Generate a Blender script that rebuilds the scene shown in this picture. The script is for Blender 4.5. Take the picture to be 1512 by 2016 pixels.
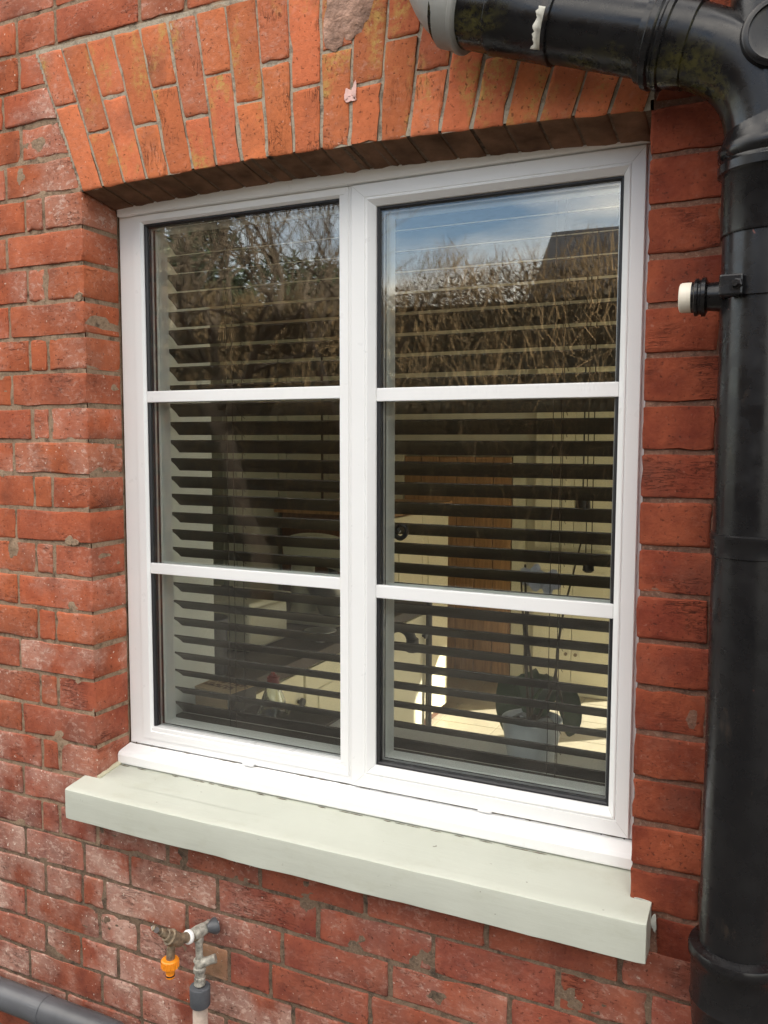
import bpy, math, random
import numpy as np
from mathutils import Vector, Matrix
R = math.radians
random.seed(7)
for o in list(bpy.data.objects): bpy.data.objects.remove(o)
scene = bpy.context.scene
COL = scene.collection

# ------------------------------------------------------------------ camera
YAW, PITCH, ROLL = R(25.158), R(-4.772), R(0.134)
cam_d = bpy.data.cameras.new('camera'); cam = bpy.data.objects.new('camera', cam_d); COL.objects.link(cam)
fw = Vector((-math.sin(YAW)*math.cos(PITCH), math.cos(YAW)*math.cos(PITCH), math.sin(PITCH)))
rt = Vector((math.cos(YAW), math.sin(YAW), 0)); up = rt.cross(fw)
r2 = math.cos(ROLL)*rt + math.sin(ROLL)*up; u2 = -math.sin(ROLL)*rt + math.cos(ROLL)*up
cam.matrix_world = Matrix(((r2.x, u2.x, -fw.x, 1.3506), (r2.y, u2.y, -fw.y, -1.3866), (r2.z, u2.z, -fw.z, 1.602), (0, 0, 0, 1)))
cam_d.sensor_fit = 'VERTICAL'; cam_d.sensor_height = 24.0; cam_d.lens = 1675.5/2016*24.0
cam_d.clip_start = 0.05; cam_d.clip_end = 500
scene.camera = cam

# ------------------------------------------------------------------ sky and sun
SUN_EL, SUN_AZ = R(25), math.atan2(0.8, 0.6)          # sun stands behind the house, to the right
w = bpy.data.worlds.new('World'); scene.world = w; w.use_nodes = True
nt = w.node_tree; nt.nodes.clear()
def wn(t, **k):
    n = nt.nodes.new(t)
    for a, b in k.items(): setattr(n, a, b)
    return n
sky = wn('ShaderNodeTexSky', sky_type='NISHITA', sun_disc=False, sun_elevation=SUN_EL, sun_rotation=SUN_AZ, altitude=50, air_density=1.0, dust_density=1.2, ozone_density=1.0)
tc = wn('ShaderNodeTexCoord'); mp = wn('ShaderNodeMapping'); mp.inputs['Scale'].default_value = (1.0, 1.0, 3.2); mp.inputs['Location'].default_value = (0.35, 0.1, 0.25)
cn = wn('ShaderNodeTexNoise'); cn.inputs['Scale'].default_value = 2.1; cn.inputs['Detail'].default_value = 7; cn.inputs['Roughness'].default_value = 0.55; cn.inputs['Distortion'].default_value = 0.4
cr = wn('ShaderNodeValToRGB'); cr.color_ramp.elements[0].position = 0.405; cr.color_ramp.elements[1].position = 0.605
cr.color_ramp.elements[1].color = (0.85, 0.85, 0.85, 1)
cm = wn('ShaderNodeMixRGB'); cm.inputs['Color2'].default_value = (15.0, 13.7, 12.1, 1)
bg = wn('ShaderNodeBackground'); bg.inputs['Strength'].default_value = 0.1
wo = wn('ShaderNodeOutputWorld')
L = nt.links.new
sxyz = wn('ShaderNodeSeparateXYZ'); cz = wn('ShaderNodeMapRange'); cz.inputs['From Min'].default_value = 0; cz.inputs['From Max'].default_value = 1; cz.inputs['To Min'].default_value = .50; cz.inputs['To Max'].default_value = 1.75
cvm = wn('ShaderNodeMixRGB', blend_type='MULTIPLY'); cvm.inputs['Fac'].default_value = 1; cvm.inputs['Color1'].default_value = (15.4, 14.3, 12.7, 1)
L(tc.outputs['Generated'], sxyz.inputs[0]); L(sxyz.outputs['Z'], cz.inputs['Value']); L(cz.outputs['Result'], cvm.inputs['Color2']); L(cvm.outputs['Color'], cm.inputs['Color2'])
L(tc.outputs['Generated'], mp.inputs['Vector']); L(mp.outputs['Vector'], cn.inputs['Vector']); L(cn.outputs['Fac'], cr.inputs['Fac'])
L(cr.outputs['Color'], cm.inputs['Fac']); L(sky.outputs['Color'], cm.inputs['Color1']); L(cm.outputs['Color'], bg.inputs['Color']); L(bg.outputs['Background'], wo.inputs['Surface'])
sd = bpy.data.lights.new('sun', 'SUN'); sd.energy = 5.0; sd.angle = R(0.5); sd.color = (1.0, 0.93, 0.82)
sun = bpy.data.objects.new('sun', sd); COL.objects.link(sun)
to_sun = Vector((0.8*math.cos(SUN_EL), 0.6*math.cos(SUN_EL), math.sin(SUN_EL)))
sun.rotation_euler = to_sun.to_track_quat('Z', 'Y').to_euler(); sun.location = (8, 8, 10)
vs = scene.view_settings; vs.view_transform = 'Standard'; vs.look = 'None'; vs.gamma = 1.0; vs.use_curve_mapping = False
vs.exposure = 1.78
scene.render.engine = 'CYCLES'
cy = scene.cycles; cy.use_denoising = True; cy.max_bounces = 8; cy.transparent_max_bounces = 20; cy.glossy_bounces = 4; cy.diffuse_bounces = 4; cy.adaptive_threshold = 0.02; cy.sample_clamp_indirect = 8; cy.caustics_reflective = False; cy.caustics_refractive = False

# ------------------------------------------------------------------ materials
class NT:
    def __init__(s, name):
        s.m = bpy.data.materials.new(name); s.m.use_nodes = True; s.t = s.m.node_tree
        s.b = s.t.nodes['Principled BSDF']; s.out = s.t.nodes['Material Output']
    def n(s, t, **k):
        x = s.t.nodes.new(t)
        for a, b in k.items(): setattr(x, a, b)
        return x
    def l(s, a, b): s.t.links.new(a, b)
    def pos(s): return s.n('ShaderNodeNewGeometry').outputs['Position']
    def map(s, v, scale=(1, 1, 1), loc=(0, 0, 0)):
        x = s.n('ShaderNodeMapping'); x.inputs['Scale'].default_value = scale; x.inputs['Location'].default_value = loc; s.l(v, x.inputs['Vector']); return x.outputs['Vector']
    def noise(s, v, scale, detail=4, rough=.55, dist=0):
        x = s.n('ShaderNodeTexNoise'); s.l(v, x.inputs['Vector'])
        for a, b in (('Scale', scale), ('Detail', detail), ('Roughness', rough), ('Distortion', dist)): x.inputs[a].default_value = b
        return x.outputs['Fac']
    def ramp(s, f, p0, p1, c0=0., c1=1.):
        x = s.n('ShaderNodeMapRange'); x.clamp = True; s.l(f, x.inputs['Value'])
        for a, b in (('From Min', p0), ('From Max', p1), ('To Min', c0), ('To Max', c1)): x.inputs[a].default_value = b
        return x.outputs['Result']
    def math(s, op, a, b=None):
        x = s.n('ShaderNodeMath', operation=op)
        for i, v in enumerate((a, b)):
            if v is None: continue
            if isinstance(v, (int, float)): x.inputs[i].default_value = v
            else: s.l(v, x.inputs[i])
        return x.outputs[0]
    def mix(s, f, a, b, mode='MIX'):
        x = s.n('ShaderNodeMixRGB', blend_type=mode)
        for k, v in (('Fac', f), ('Color1', a), ('Color2', b)):
            if isinstance(v, (int, float)): x.inputs[k].default_value = v
            elif isinstance(v, tuple): x.inputs[k].default_value = v + (1,) if len(v) == 3 else v
            else: s.l(v, x.inputs[k])
        return x.outputs['Color']
    def bump(s, h, strength, dist=.002):
        x = s.n('ShaderNodeBump'); x.inputs['Strength'].default_value = strength; x.inputs['Distance'].default_value = dist
        s.l(h, x.inputs['Height']); s.l(x.outputs['Normal'], s.b.inputs['Normal'])

def plain(name, col, rough=.5, var=.12, scale=12, bump=.1, bscale=80, metal=0, spec=.5, stretch=(1, 1, 1), bdist=.001):
    t = NT(name); p = t.map(t.pos(), stretch)
    a = t.noise(p, scale, 5); f = t.noise(p, bscale, 4)
    c0 = tuple(c*(1-var) for c in col); c1 = tuple(min(1, c*(1+var)) for c in col)
    t.l(t.mix(t.ramp(a, .3, .7), c0, c1), t.b.inputs['Base Color'])
    t.l(t.ramp(f, .2, .8, max(.02, rough*.85), min(1, rough*1.15)), t.b.inputs['Roughness'])
    t.b.inputs['Metallic'].default_value = metal; t.b.inputs['Specular IOR Level'].default_value = spec
    if bump: t.bump(f, bump, bdist)
    return t.m

def brick_mat(name, crease_scale, lichen, mixk=.42):
    t = NT(name); oi = t.n('ShaderNodeObjectInfo')
    cmb = t.n('ShaderNodeCombineXYZ'); 
    for i, k in enumerate((31., 57., 83.)): t.l(t.math('MULTIPLY', oi.outputs['Random'], k), cmb.inputs[i])
    add = t.n('ShaderNodeVectorMath', operation='ADD'); t.l(t.pos(), add.inputs[0]); t.l(cmb.outputs[0], add.inputs[1]); p = add.outputs[0]
    big = t.noise(p, 11, 5, .6); fine = t.noise(p, 90, 5, .65); grit = t.noise(p, 330, 3, .6)
    cs = t.noise(t.map(p, crease_scale), 1.0, 5, .62, 1.6)
    band = t.math('ABSOLUTE', t.math('SUBTRACT', cs, .5))
    cmask = t.ramp(t.noise(t.map(p, (1, 1, 1), (3, 7, 1)), 10, 4), .56, .68)
    crease = t.math('MULTIPLY', t.ramp(band, .004, .022, 1, 0), cmask)
    base = t.mix(mixk, oi.outputs['Color'], t.mix(t.ramp(big, .3, .7), (.10, .025, .014), (.52, .15, .065)), 'MIX')
    base = t.mix(t.ramp(fine, .35, .75, 0, .45), base, t.mix(1.0, base, (.55, .5, .5), 'MULTIPLY'))
    # burnt, darker clouds
    base = t.mix(t.ramp(t.noise(t.map(p, (1, 1, 1), (9, 2, 5)), 7, 4), .56, .72, 0, .55), base, (.13, .05, .035))
    # pale lime bloom: broken specks inside larger patches, strength per brick
    patch = t.ramp(t.noise(t.map(t.pos(), (1, 1, 1), (1, 8, 4)), 7, 6, .62), .40, .62)
    speck = t.ramp(t.noise(t.map(p, (1, 1, 1.6)), 62, 5, .7, .5), .52, .66)
    haze = t.math('MULTIPLY', t.math('MULTIPLY', patch, oi.outputs['Alpha']), .55)
    wm = t.math('MULTIPLY', t.math('ADD', t.math('MULTIPLY', patch, speck), haze), oi.outputs['Alpha'])
    base = t.mix(t.math('MINIMUM', wm, .8), base, (.60, .42, .34))
    tiny = t.math('MULTIPLY', t.ramp(t.noise(t.map(p, (1, 1, 1), (4, 4, 9)), 120, 2, .5), .70, .74), t.math('MULTIPLY', oi.outputs['Alpha'], 1.0))
    base = t.mix(tiny, base, (.72, .62, .52))
    if lichen:
        lm = t.math('MULTIPLY', t.ramp(t.noise(t.map(p, (1, 1, .45)), 13, 4), .53, .63), t.ramp(t.noise(p, 85, 4, .7), .42, .6))
        base = t.mix(t.math('MULTIPLY', lm, .75), base, (.46, .31, .09))
    base = t.mix(t.math('MULTIPLY', crease, .8), base, (.035, .012, .008))
    pits = t.ramp(t.noise(t.map(p, (1, 1, 1), (2, 6, 6)), 170, 2), .64, .70)
    base = t.mix(t.math('MULTIPLY', pits, .55), base, (.06, .022, .015))
    t.l(base, t.b.inputs['Base Color']); t.b.inputs['Roughness'].default_value = .92; t.b.inputs['Specular IOR Level'].default_value = .2
    h = t.math('ADD', t.math('MULTIPLY', fine, .9), t.math('MULTIPLY', grit, .4))
    h = t.math('SUBTRACT', h, t.math('ADD', t.math('MULTIPLY', crease, .8), t.math('MULTIPLY', pits, .5)))
    h = t.math('ADD', h, t.math('MULTIPLY', big, .35))
    t.bump(h, .7, .003)
    return t.m
M = {}
M['brick'] = brick_mat('handmade brick', (16, 16, 95), False)
M['rubber'] = brick_mat('rubbed arch brick', (70, 40, 16), True, .2)
M['soffit'] = plain('dark brown brick', (.18, .10, .062), .95, .5, 16, .8, 90, 0, .1, (1, 1, 1), .003)  # lower arch bricks: underside and sides browner and darker than the face
def mortar_mat(name, c0, c1, dark):
    t = NT(name); p = t.pos()
    a = t.noise(p, 14, 5); g = t.noise(p, 210, 4, .7); d = t.noise(t.map(p, (1, 1, 1), (3, 1, 2)), 38, 5, .65)
    c = t.mix(t.ramp(a, .3, .7), c0, c1)
    c = t.mix(t.ramp(d, .5, .68, 0, .85), c, dark)
    c = t.mix(t.ramp(g, .55, .75, 0, .4), c, (.48, .38, .29)); c = t.mix(t.ramp(g, .45, .28, 0, .6), c, dark)
    t.l(c, t.b.inputs['Base Color']); t.b.inputs['Roughness'].default_value = .96; t.b.inputs['Specular IOR Level'].default_value = .1
    t.bump(t.math('ADD', g, t.math('MULTIPLY', d, .8)), .8, .003); return t.m
M['mortar'] = mortar_mat('lime mortar', (.26, .175, .115), (.37, .265, .18), (.075, .05, .033))
M['putty'] = mortar_mat('lime putty', (.36, .30, .225), (.46, .39, .30), (.13, .10, .075))
M['mortar_low'] = mortar_mat('cement mortar', (.14, .095, .066), (.23, .16, .11), (.05, .04, .032))
M['mortar_red'] = mortar_mat('tinted mortar', (.15, .074, .050), (.23, .118, .082), (.07, .045, .035))
M['upvc'] = plain('white upvc', (.84, .84, .83), .3, .012, 9, 0, 30)
M['upvc_in'] = plain('white upvc inside', (.74, .74, .72), .4, .03, 5, .03, 30)
M['gasket'] = plain('black rubber', (.012, .012, .014), .45, .2, 20, .15, 120)
M['alu'] = plain('spacer bar', (.55, .56, .57), .35, .08, 30, 0, 60, .8)
def paint_sill():
    t = NT('sage painted stone'); p = t.pos()
    a = t.noise(p, 5, 5); f = t.noise(t.map(p, (.12, 1, 1)), 70, 5, .6); g = t.noise(p, 140, 3)
    c = t.mix(t.ramp(a, .3, .7), (.47, .485, .415), (.52, .535, .465))
    d = t.ramp(t.noise(t.map(p, (.6, 1, 1), (3, 3, 3)), 17, 6, .68), .54, .74, 0, .34)
    c = t.mix(d, c, (.36, .36, .27))
    c = t.mix(t.ramp(t.noise(p, 75, 2), .74, .78, 0, .75), c, (.12, .10, .07))
    t.l(c, t.b.inputs['Base Color']); t.b.inputs['Roughness'].default_value = .5
    t.bump(t.math('ADD', f, t.math('MULTIPLY', g, .25)), .22, .003); return t.m
M['sill'] = paint_sill()
def pipe_mat(name, moss):
    t = NT(name); p = t.pos()
    a = t.noise(p, 9, 5); s = t.noise(t.map(p, (6, 6, 40)), 3.0, 5, .7); f = t.noise(p, 160, 3)
    c = t.mix(t.ramp(a, .3, .7), (.005, .005, .006), (.010, .0095, .010))
    c = t.mix(t.ramp(t.noise(t.map(p, (1, 1, .35), (5, 1, 1)), 26, 6, .7), .62, .74, 0, .4), c, (.06, .042, .03))
    c = t.mix(t.ramp(s, .72, .77, 0, .4), c, (.12, .10, .09))
    c = t.mix(t.ramp(t.noise(p, 55, 2, .5), .77, .80, 0, .7), c, (.30, .10, .07))
    if moss:
        gm = t.n('ShaderNodeNewGeometry'); sx = t.n('ShaderNodeSeparateXYZ'); t.l(gm.outputs['Normal'], sx.inputs[0])
        low = t.ramp(t.noise(t.map(p, (1, 1, 1), (1, 2, 3)), 12, 4), .50, .68)
        grow = t.math('MULTIPLY', t.ramp(sx.outputs['Z'], .0, -.55), t.math('MULTIPLY', low, t.ramp(t.noise(p, 120, 4, .75), .40, .58)))
        c = t.mix(grow, c, (.085, .075, .018))
    t.l(c, t.b.inputs['Base Color']); t.l(t.ramp(t.noise(p, 30, 5), .25, .75, .14, .42), t.b.inputs['Roughness']); t.b.inputs['Specular IOR Level'].default_value = .4
    t.bump(t.math('ADD', f, t.math('MULTIPLY', a, 2)), .05, .002); return t.m
M['pipe'] = pipe_mat('black pipe paint', False); M['pipe_moss'] = pipe_mat('mossy black pipe paint', True)
M['pipe_grey'] = plain('weathered grey plastic', (.27, .27, .25), .5, .18, 14, .1, 90)
M['label'] = plain('torn white label', (.62, .60, .52), .7, .35, 60, .3, 150)
M['boss_cap'] = plain('cream plastic cap', (.72, .66, .55), .45, .06, 40, .1, 90)
M['brass'] = plain('weathered brass', (.24, .185, .125), .5, .6, 90, .6, 160, .5)
M['verdigris'] = plain('furred copper pipe', (.38, .36, .31), .65, .6, 90, .6, 160, .3)
M['orange'] = plain('orange plastic', (.83, .27, .015), .4, .05, 30, .05, 90)
M['foam'] = plain('grey pipe lagging', (.085, .09, .10), .95, .15, 40, .6, 240)
M['limewhite'] = plain('limescaled pipe', (.50, .40, .33), .8, .3, 40, .5, 120)
M['white_tape'] = plain('white sealing tape', (.8, .8, .78), .6, .05)
M['waste'] = plain('dark grey waste pipe', (.075, .078, .085), .35, .25, 9, .05, 60)
M['slat'] = plain('dark stained wood', (.024, .0155, .011), .5, .25, 3, .15, 40, 0, .5, (2, 30, 30))
M['cord'] = plain('dark cord', (.03, .02, .015), .8)
M['plaster'] = plain('white plaster', (.66, .70, .69), .8, .04, 8, .1, 60)
M['wall_in'] = plain('cream interior wall', (.74, .70, .56), .8, .04, 4, .05, 60)
M['cream'] = plain('cream painted wood', (.78, .73, .53), .5, .04, 6, .08, 50)
M['worktop'] = plain('dark oiled worktop', (.035, .022, .015), .55, .3, 5, .1, 60, 0, .5, (12, 1, 1))
M['brown'] = plain('brown wood', (.12, .05, .025), .5, .3, 6, .1, 60, 0, .5, (12, 1, 1))
M['pine'] = plain('old pine', (.40, .215, .09), .5, .28, 5, .15, 60, 0, .5, (14, 14, 1.2))
M['tile'] = plain('beige floor tile', (.56, .50, .37), .35, .10, 5, .06, 60)
M['grout'] = plain('pale grout', (.60, .55, .42), .9)
M['black'] = plain('black iron', (.012, .012, .013), .4, .2, 30, .2, 90)
M['pot'] = plain('white glazed pot', (.80, .83, .83), .25, .03)
M['leaf'] = plain('dark orchid leaf', (.035, .08, .025), .35, .3, 9, .1, 50)
M['stem'] = plain('orchid stem', (.07, .05, .025), .6, .3, 30)
M['petal'] = plain('faded petal', (.55, .55, .60), .7, .15, 40)
M['bark'] = plain('orchid bark', (.06, .042, .03), .9, .5, 60, .6, 120)
M['cratewood'] = plain('pale crate wood', (.42, .31, .19), .7, .15, 5, .2, 60, 0, .3, (1, 14, 14))
M['ink'] = plain('dark red print', (.07, .02, .015), .8)
M['redcap'] = plain('dark red cap', (.20, .012, .012), .4)
M['slate'] = plain('dark tray', (.035, .03, .028), .5)
M['appliance'] = plain('cream enamel', (.52, .50, .38), .3, .03)
M['steel'] = plain('brushed steel', (.5, .5, .5), .3, .1, 20, 0, 60, .9)
M['navy'] = plain('navy tin', (.015, .018, .03), .4)
M['bone'] = plain('painted ceiling', (.50, .485, .44), .8, .02)  # white ceiling greyed so it reads dimmer between the slats
M['paving'] = plain('dark concrete paving', (.085, .08, .07), .85, .35, 2.5, .5, 60, 0, .3, (1, 1, 1), .004)  # dark concrete, mottled at random
M['twig'] = plain('winter twigs', (.20, .132, .062), .8, .5, 2.2, 0)
M['hedge_leaf'] = plain('brown hedge leaf', (.08, .055, .026), .8, .5, 1.6, 0)
M['hedge_in'] = plain('hedge interior', (.022, .018, .01), .95, .4, 4, .3, 30)
M['treebark'] = plain('tree bark', (.12, .09, .06), .9, .35, 8, .6, 60)
M['evergreen'] = plain('evergreen foliage', (.03, .045, .018), .8, .5, 1.2, 0)
M['roofslate'] = plain('dark roof slate', (.022, .022, .026), .6, .3, 2, .3, 20)
M['render'] = plain('grey render', (.25, .23, .2), .9, .1)
def glass_mat():
    t = NT('window glass'); t.t.nodes.remove(t.b)
    g = t.n('ShaderNodeNewGeometry'); io = t.ramp(g.outputs['Backfacing'], 0, 1, 1.74, 1/1.74)
    fr = t.n('ShaderNodeFresnel'); t.l(io, fr.inputs['IOR'])
    tr = t.n('ShaderNodeBsdfTransparent'); tr.inputs['Color'].default_value = (.965, .975, .965, 1)
    gl = t.n('ShaderNodeBsdfGlossy'); gl.inputs['Roughness'].default_value = 0.0
    w_ = t.noise(t.pos(), 2.2, 2); bp = t.n('ShaderNodeBump'); bp.inputs['Strength'].default_value = .05; bp.inputs['Distance'].default_value = .004
    t.l(w_, bp.inputs['Height']); t.l(bp.outputs['Normal'], gl.inputs['Normal'])
    mx = t.n('ShaderNodeMixShader'); t.l(fr.outputs[0], mx.inputs[0]); t.l(tr.outputs[0], mx.inputs[1]); t.l(gl.outputs[0], mx.inputs[2])
    t.l(mx.outputs[0], t.out.inputs['Surface']); return t.m
M['glass'] = glass_mat()
def bottle_mat():
    t = NT('bottle glass'); t.b.inputs['Transmission Weight'].default_value = 1; t.b.inputs['Roughness'].default_value = .03
    a = t.noise(t.pos(), 30); t.l(t.mix(a, (.85, .9, .85), (.92, .95, .92)), t.b.inputs['Base Color']); return t.m
M['bottle'] = bottle_mat()

# ------------------------------------------------------------------ mesh helpers
OFF = {}
def tag(o, label=None, cat=None, group=None, kind=None):
    for k, v in (('label', label), ('category', cat), ('group', group), ('kind', kind)):
        if v: o[k] = v
    return o
def empty(name, loc, label, cat, group=None):
    o = bpy.data.objects.new(name, None); o.empty_display_size = .1; o.location = loc; COL.objects.link(o); OFF[o] = Vector(loc)
    return tag(o, label, cat, group)
class MB:
    def __init__(s): s.v = []; s.f = []
    def add(s, vs, fs):
        k = len(s.v); s.v += [tuple(v) for v in vs]; s.f += [tuple(i+k for i in f) for f in fs]; return s
    def box(s, x0, x1, y0, y1, z0, z1):
        return s.add([(x0,y0,z0),(x1,y0,z0),(x1,y1,z0),(x0,y1,z0),(x0,y0,z1),(x1,y0,z1),(x1,y1,z1),(x0,y1,z1)],
                     [(0,3,2,1),(4,5,6,7),(0,1,5,4),(1,2,6,5),(2,3,7,6),(3,0,4,7)])
    def tube(s, path, r, seg=24, caps=True, flat=False):
        P = [Vector(p) for p in path]; n = len(P); rs = r if isinstance(r, (list, tuple)) else [r]*n
        T = []
        for i in range(n):
            a = P[min(i+1, n-1)]-P[max(i-1, 0)]
            if a.length < 1e-9: a = (P[min(i+2, n-1)]-P[max(i-2, 0)])
            T.append(a.normalized())
        u = T[0].orthogonal().normalized(); vs = []
        for i in range(n):
            u = (u - T[i]*u.dot(T[i])).normalized(); v = T[i].cross(u)
            for k in range(seg):
                a = 2*math.pi*k/seg; vs.append(P[i] + (u*math.cos(a)+v*math.sin(a))*rs[i])
        fs = [(i*seg+k, i*seg+(k+1) % seg, (i+1)*seg+(k+1) % seg, (i+1)*seg+k) for i in range(n-1) for k in range(seg)]
        if caps: fs += [tuple(range(seg))[::-1], tuple(range((n-1)*seg, n*seg))]
        return s.add(vs, fs)
    def lathe(s, base, axis, prof, seg=28):
        """prof: list of (distance along axis, radius)"""
        ax = Vector(axis).normalized(); b = Vector(base)
        u = ax.orthogonal().normalized(); v = ax.cross(u); n = len(prof)
        vs = [b+ax*d+(u*math.cos(2*math.pi*k/seg)+v*math.sin(2*math.pi*k/seg))*max(r, 1e-5) for d, r in prof for k in range(seg)]
        fs = [(i*seg+k, i*seg+(k+1) % seg, (i+1)*seg+(k+1) % seg, (i+1)*seg+k) for i in range(n-1) for k in range(seg)]
        fs += [tuple(range(seg))[::-1], tuple(range((n-1)*seg, n*seg))]
        return s.add(vs, fs)
    def ring(s, rect, prof):
        """mitred frame: rect x0,x1,z0,z1 ; prof list of (inset, y)"""
        x0, x1, z0, z1 = rect; vs = []; n = len(prof)
        for d, y in prof: vs += [(x0+d, y, z0+d), (x1-d, y, z0+d), (x1-d, y, z1-d), (x0+d, y, z1-d)]
        fs = [(i*4+k, i*4+(k+1) % 4, (i+1)*4+(k+1) % 4, (i+1)*4+k) for i in range(n-1) for k in range(4)]
        return s.add(vs, fs)
    def build(s, name, mat, parent=None, smooth=False, bevel=0, seg=2):
        off = OFF.get(parent, Vector((0, 0, 0)))
        me = bpy.data.meshes.new(name); me.from_pydata([(v[0]-off.x, v[1]-off.y, v[2]-off.z) for v in s.v], [], s.f)
        me.materials.append(M[mat] if isinstance(mat, str) else mat)
        o = bpy.data.objects.new(name, me); COL.objects.link(o); o.parent = parent; OFF[o] = off
        if smooth:
            me.polygons.foreach_set('use_smooth', [True]*len(me.polygons)); me.set_sharp_from_angle(angle=R(38))
        if bevel:
            md = o.modifiers.new('edge', 'BEVEL'); md.width = bevel; md.segments = seg; md.limit_method = 'ANGLE'; md.angle_limit = R(40)
        return o
def box(name, mat, parent, x0, x1, y0, y1, z0, z1, bevel=0):
    return MB().box(x0, x1, y0, y1, z0, z1).build(name, mat, parent, bevel=bevel)
def bez(p0, p1, p2, p3, n=12):
    p0, p1, p2, p3 = map(Vector, (p0, p1, p2, p3))
    return [p0*(1-t)**3+p1*3*t*(1-t)**2+p2*3*t*t*(1-t)+p3*t**3 for t in [i/n for i in range(n+1)]]
def spline(pts, n=6):
    P = [Vector(p) for p in pts]; P = [P[0]*2-P[1]]+P+[P[-1]*2-P[-2]]; out = []
    for i in range(1, len(P)-2):
        a, b, c, d = P[i-1:i+3]
        for k in range(n):
            t = k/n; out.append(.5*((2*b)+(c-a)*t+(2*a-5*b+4*c-d)*t*t+(3*b-a-3*c+d)*t**3))
    out.append(P[-2]); return out
# smooth value noise for real relief
_rs = np.random.RandomState(3); _tab = _rs.rand(64, 64)
def vnoise(x, z, s):
    x = np.asarray(x)*s; z = np.asarray(z)*s; xi = np.floor(x).astype(int); zi = np.floor(z).astype(int); fx = x-xi; fz = z-zi
    fx = fx*fx*(3-2*fx); fz = fz*fz*(3-2*fz); g = lambda a, b: _tab[a % 64, b % 64]
    return (g(xi, zi)*(1-fx)+g(xi+1, zi)*fx)*(1-fz)+(g(xi, zi+1)*(1-fx)+g(xi+1, zi+1)*fx)*fz

# ------------------------------------------------------------------ ground and sky surroundings
tag(MB().box(-120, 120, -120, 60, -.3, -.002).build('ground', 'paving'), kind='structure')

# ------------------------------------------------------------------ the brick wall
W = 1.146; G = .075; Z0 = 2.05; YF = .104      # opening width, course gauge, z of the top jamb joint, frame face
def zj(k): return Z0 - G*k                       # bed joint k (down is positive)
wall = empty('brick_wall', (0.573, 0, 0), 'red brick house wall with an orange gauged arch around the white window', 'wall')
BRICKS = []
def brick(poly, col, wear, mat='brick', depth=.1025, name='brick', part=True, back_drop=0., proud=None):
    """poly: 4 corners (x,z) counter-clockwise seen from outside, starting bottom-left"""
    cx = sum(p[0] for p in poly)/4; cz = sum(p[1] for p in poly)/4
    rim = []; rnd = random.Random(int(cx*9973+cz*7919))
    c = rnd.uniform(.0008, .0024)                # rounded / worn corners
    for i in range(4):
        a = Vector(poly[i]); b = Vector(poly[(i+1) % 4]); ln = (b-a).length; n = 5 if ln > .16 else (4 if ln > .09 else 3)
        d = (b-a)/ln; nrm = Vector((d.y, -d.x))
        ts = [c*1.6/ln]+[k/n+rnd.uniform(-.06, .06)*2/n for k in range(1, n)]+[1-c*1.6/ln]
        for j, t in enumerate(ts):
            e = 0 if j in (0, len(ts)-1) else rnd.gauss(0, .0008)
            if rnd.random() < .08: e -= rnd.uniform(.001, .0035)
            rim.append(a+(b-a)*t+nrm*(e-.0003))
    n = len(rim); y0 = proud if proud is not None else rnd.uniform(-.0022, .0012); tx = rnd.gauss(0, .004); tz = rnd.gauss(0, .007)
    vs = []
    zmid = cz
    for p in rim: vs.append((p.x-cx, depth, p.y-cz-(back_drop if p.y < zmid-.02 else 0)))
    for p in rim: vs.append((p.x-cx, y0+.0022+tx*(p.x-cx)+tz*(p.y-cz), p.y-cz))
    for p in rim:
        q = Vector((cx, cz)); e = (p-q); l = e.length; q2 = p-e/l*rnd.uniform(.0010, .0020)
        vs.append((q2.x-cx, y0+.0004+tx*(q2.x-cx)+tz*(q2.y-cz)+rnd.gauss(0, .0003), q2.y-cz))
    for p in rim:
        q = Vector((cx, cz)); e = (p-q); l = e.length; q2 = p-e/l*.007
        vs.append((q2.x-cx, y0+tx*(q2.x-cx)+tz*(q2.y-cz)+rnd.gauss(0, .0003), q2.y-cz))
    fs = []
    for r_ in range(3): fs += [(r_*n+k, r_*n+(k+1) % n, (r_+1)*n+(k+1) % n, (r_+1)*n+k) for k in range(n)]
    fs.append(tuple(range(3*n, 4*n)))
    if not part: BRICKS.append(([(v[0]+cx, v[1], v[2]+cz) for v in vs], fs)); return
    me = bpy.data.meshes.new(name); me.from_pydata(vs, [], fs); me.materials.append(M[mat])
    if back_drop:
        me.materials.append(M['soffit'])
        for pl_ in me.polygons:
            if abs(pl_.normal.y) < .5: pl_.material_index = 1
    me.polygons.foreach_set('use_smooth', [True]*len(me.polygons)); me.set_sharp_from_angle(angle=R(50))
    o = bpy.data.objects.new(name, me); COL.objects.link(o); o.parent = wall; o.location = Vector((cx, 0, cz))-OFF[wall]
    k = rnd.uniform(.82, 1.14); h = rnd.uniform(-.04, .05)
    o.color = (min(1, col[0]*k*(1+h)), col[1]*k*(1+2.2*h), col[2]*k, max(0, min(1, wear*rnd.uniform(.35, 1.35))))
    return o
J = .0080/2
def rect_brick(xa, xb, k, col, wear, dz=0., **kw):
    """brick between vertical joint centres xa,xb in the course between bed joints k and k+1"""
    j = J*random.uniform(.85, 1.15)
    z1 = zj(k)+dz-j; z0 = zj(k+1)+dz+j
    return brick([(xa+j, z0), (xb-j, z0), (xb-j, z1), (xa+j, z1)], col, wear, **kw)
C_LEFT = (.47, .118, .052); C_ARCH = (.66, .19, .078); C_RIGHT = (.185, .030, .017); C_LOW = (.255, .068, .048)  # right pier: deeper red, darkened further to carry the pipe's shade
XV = (-.47, 1.40)                                # bricks picked apart one by one inside this span
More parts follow.
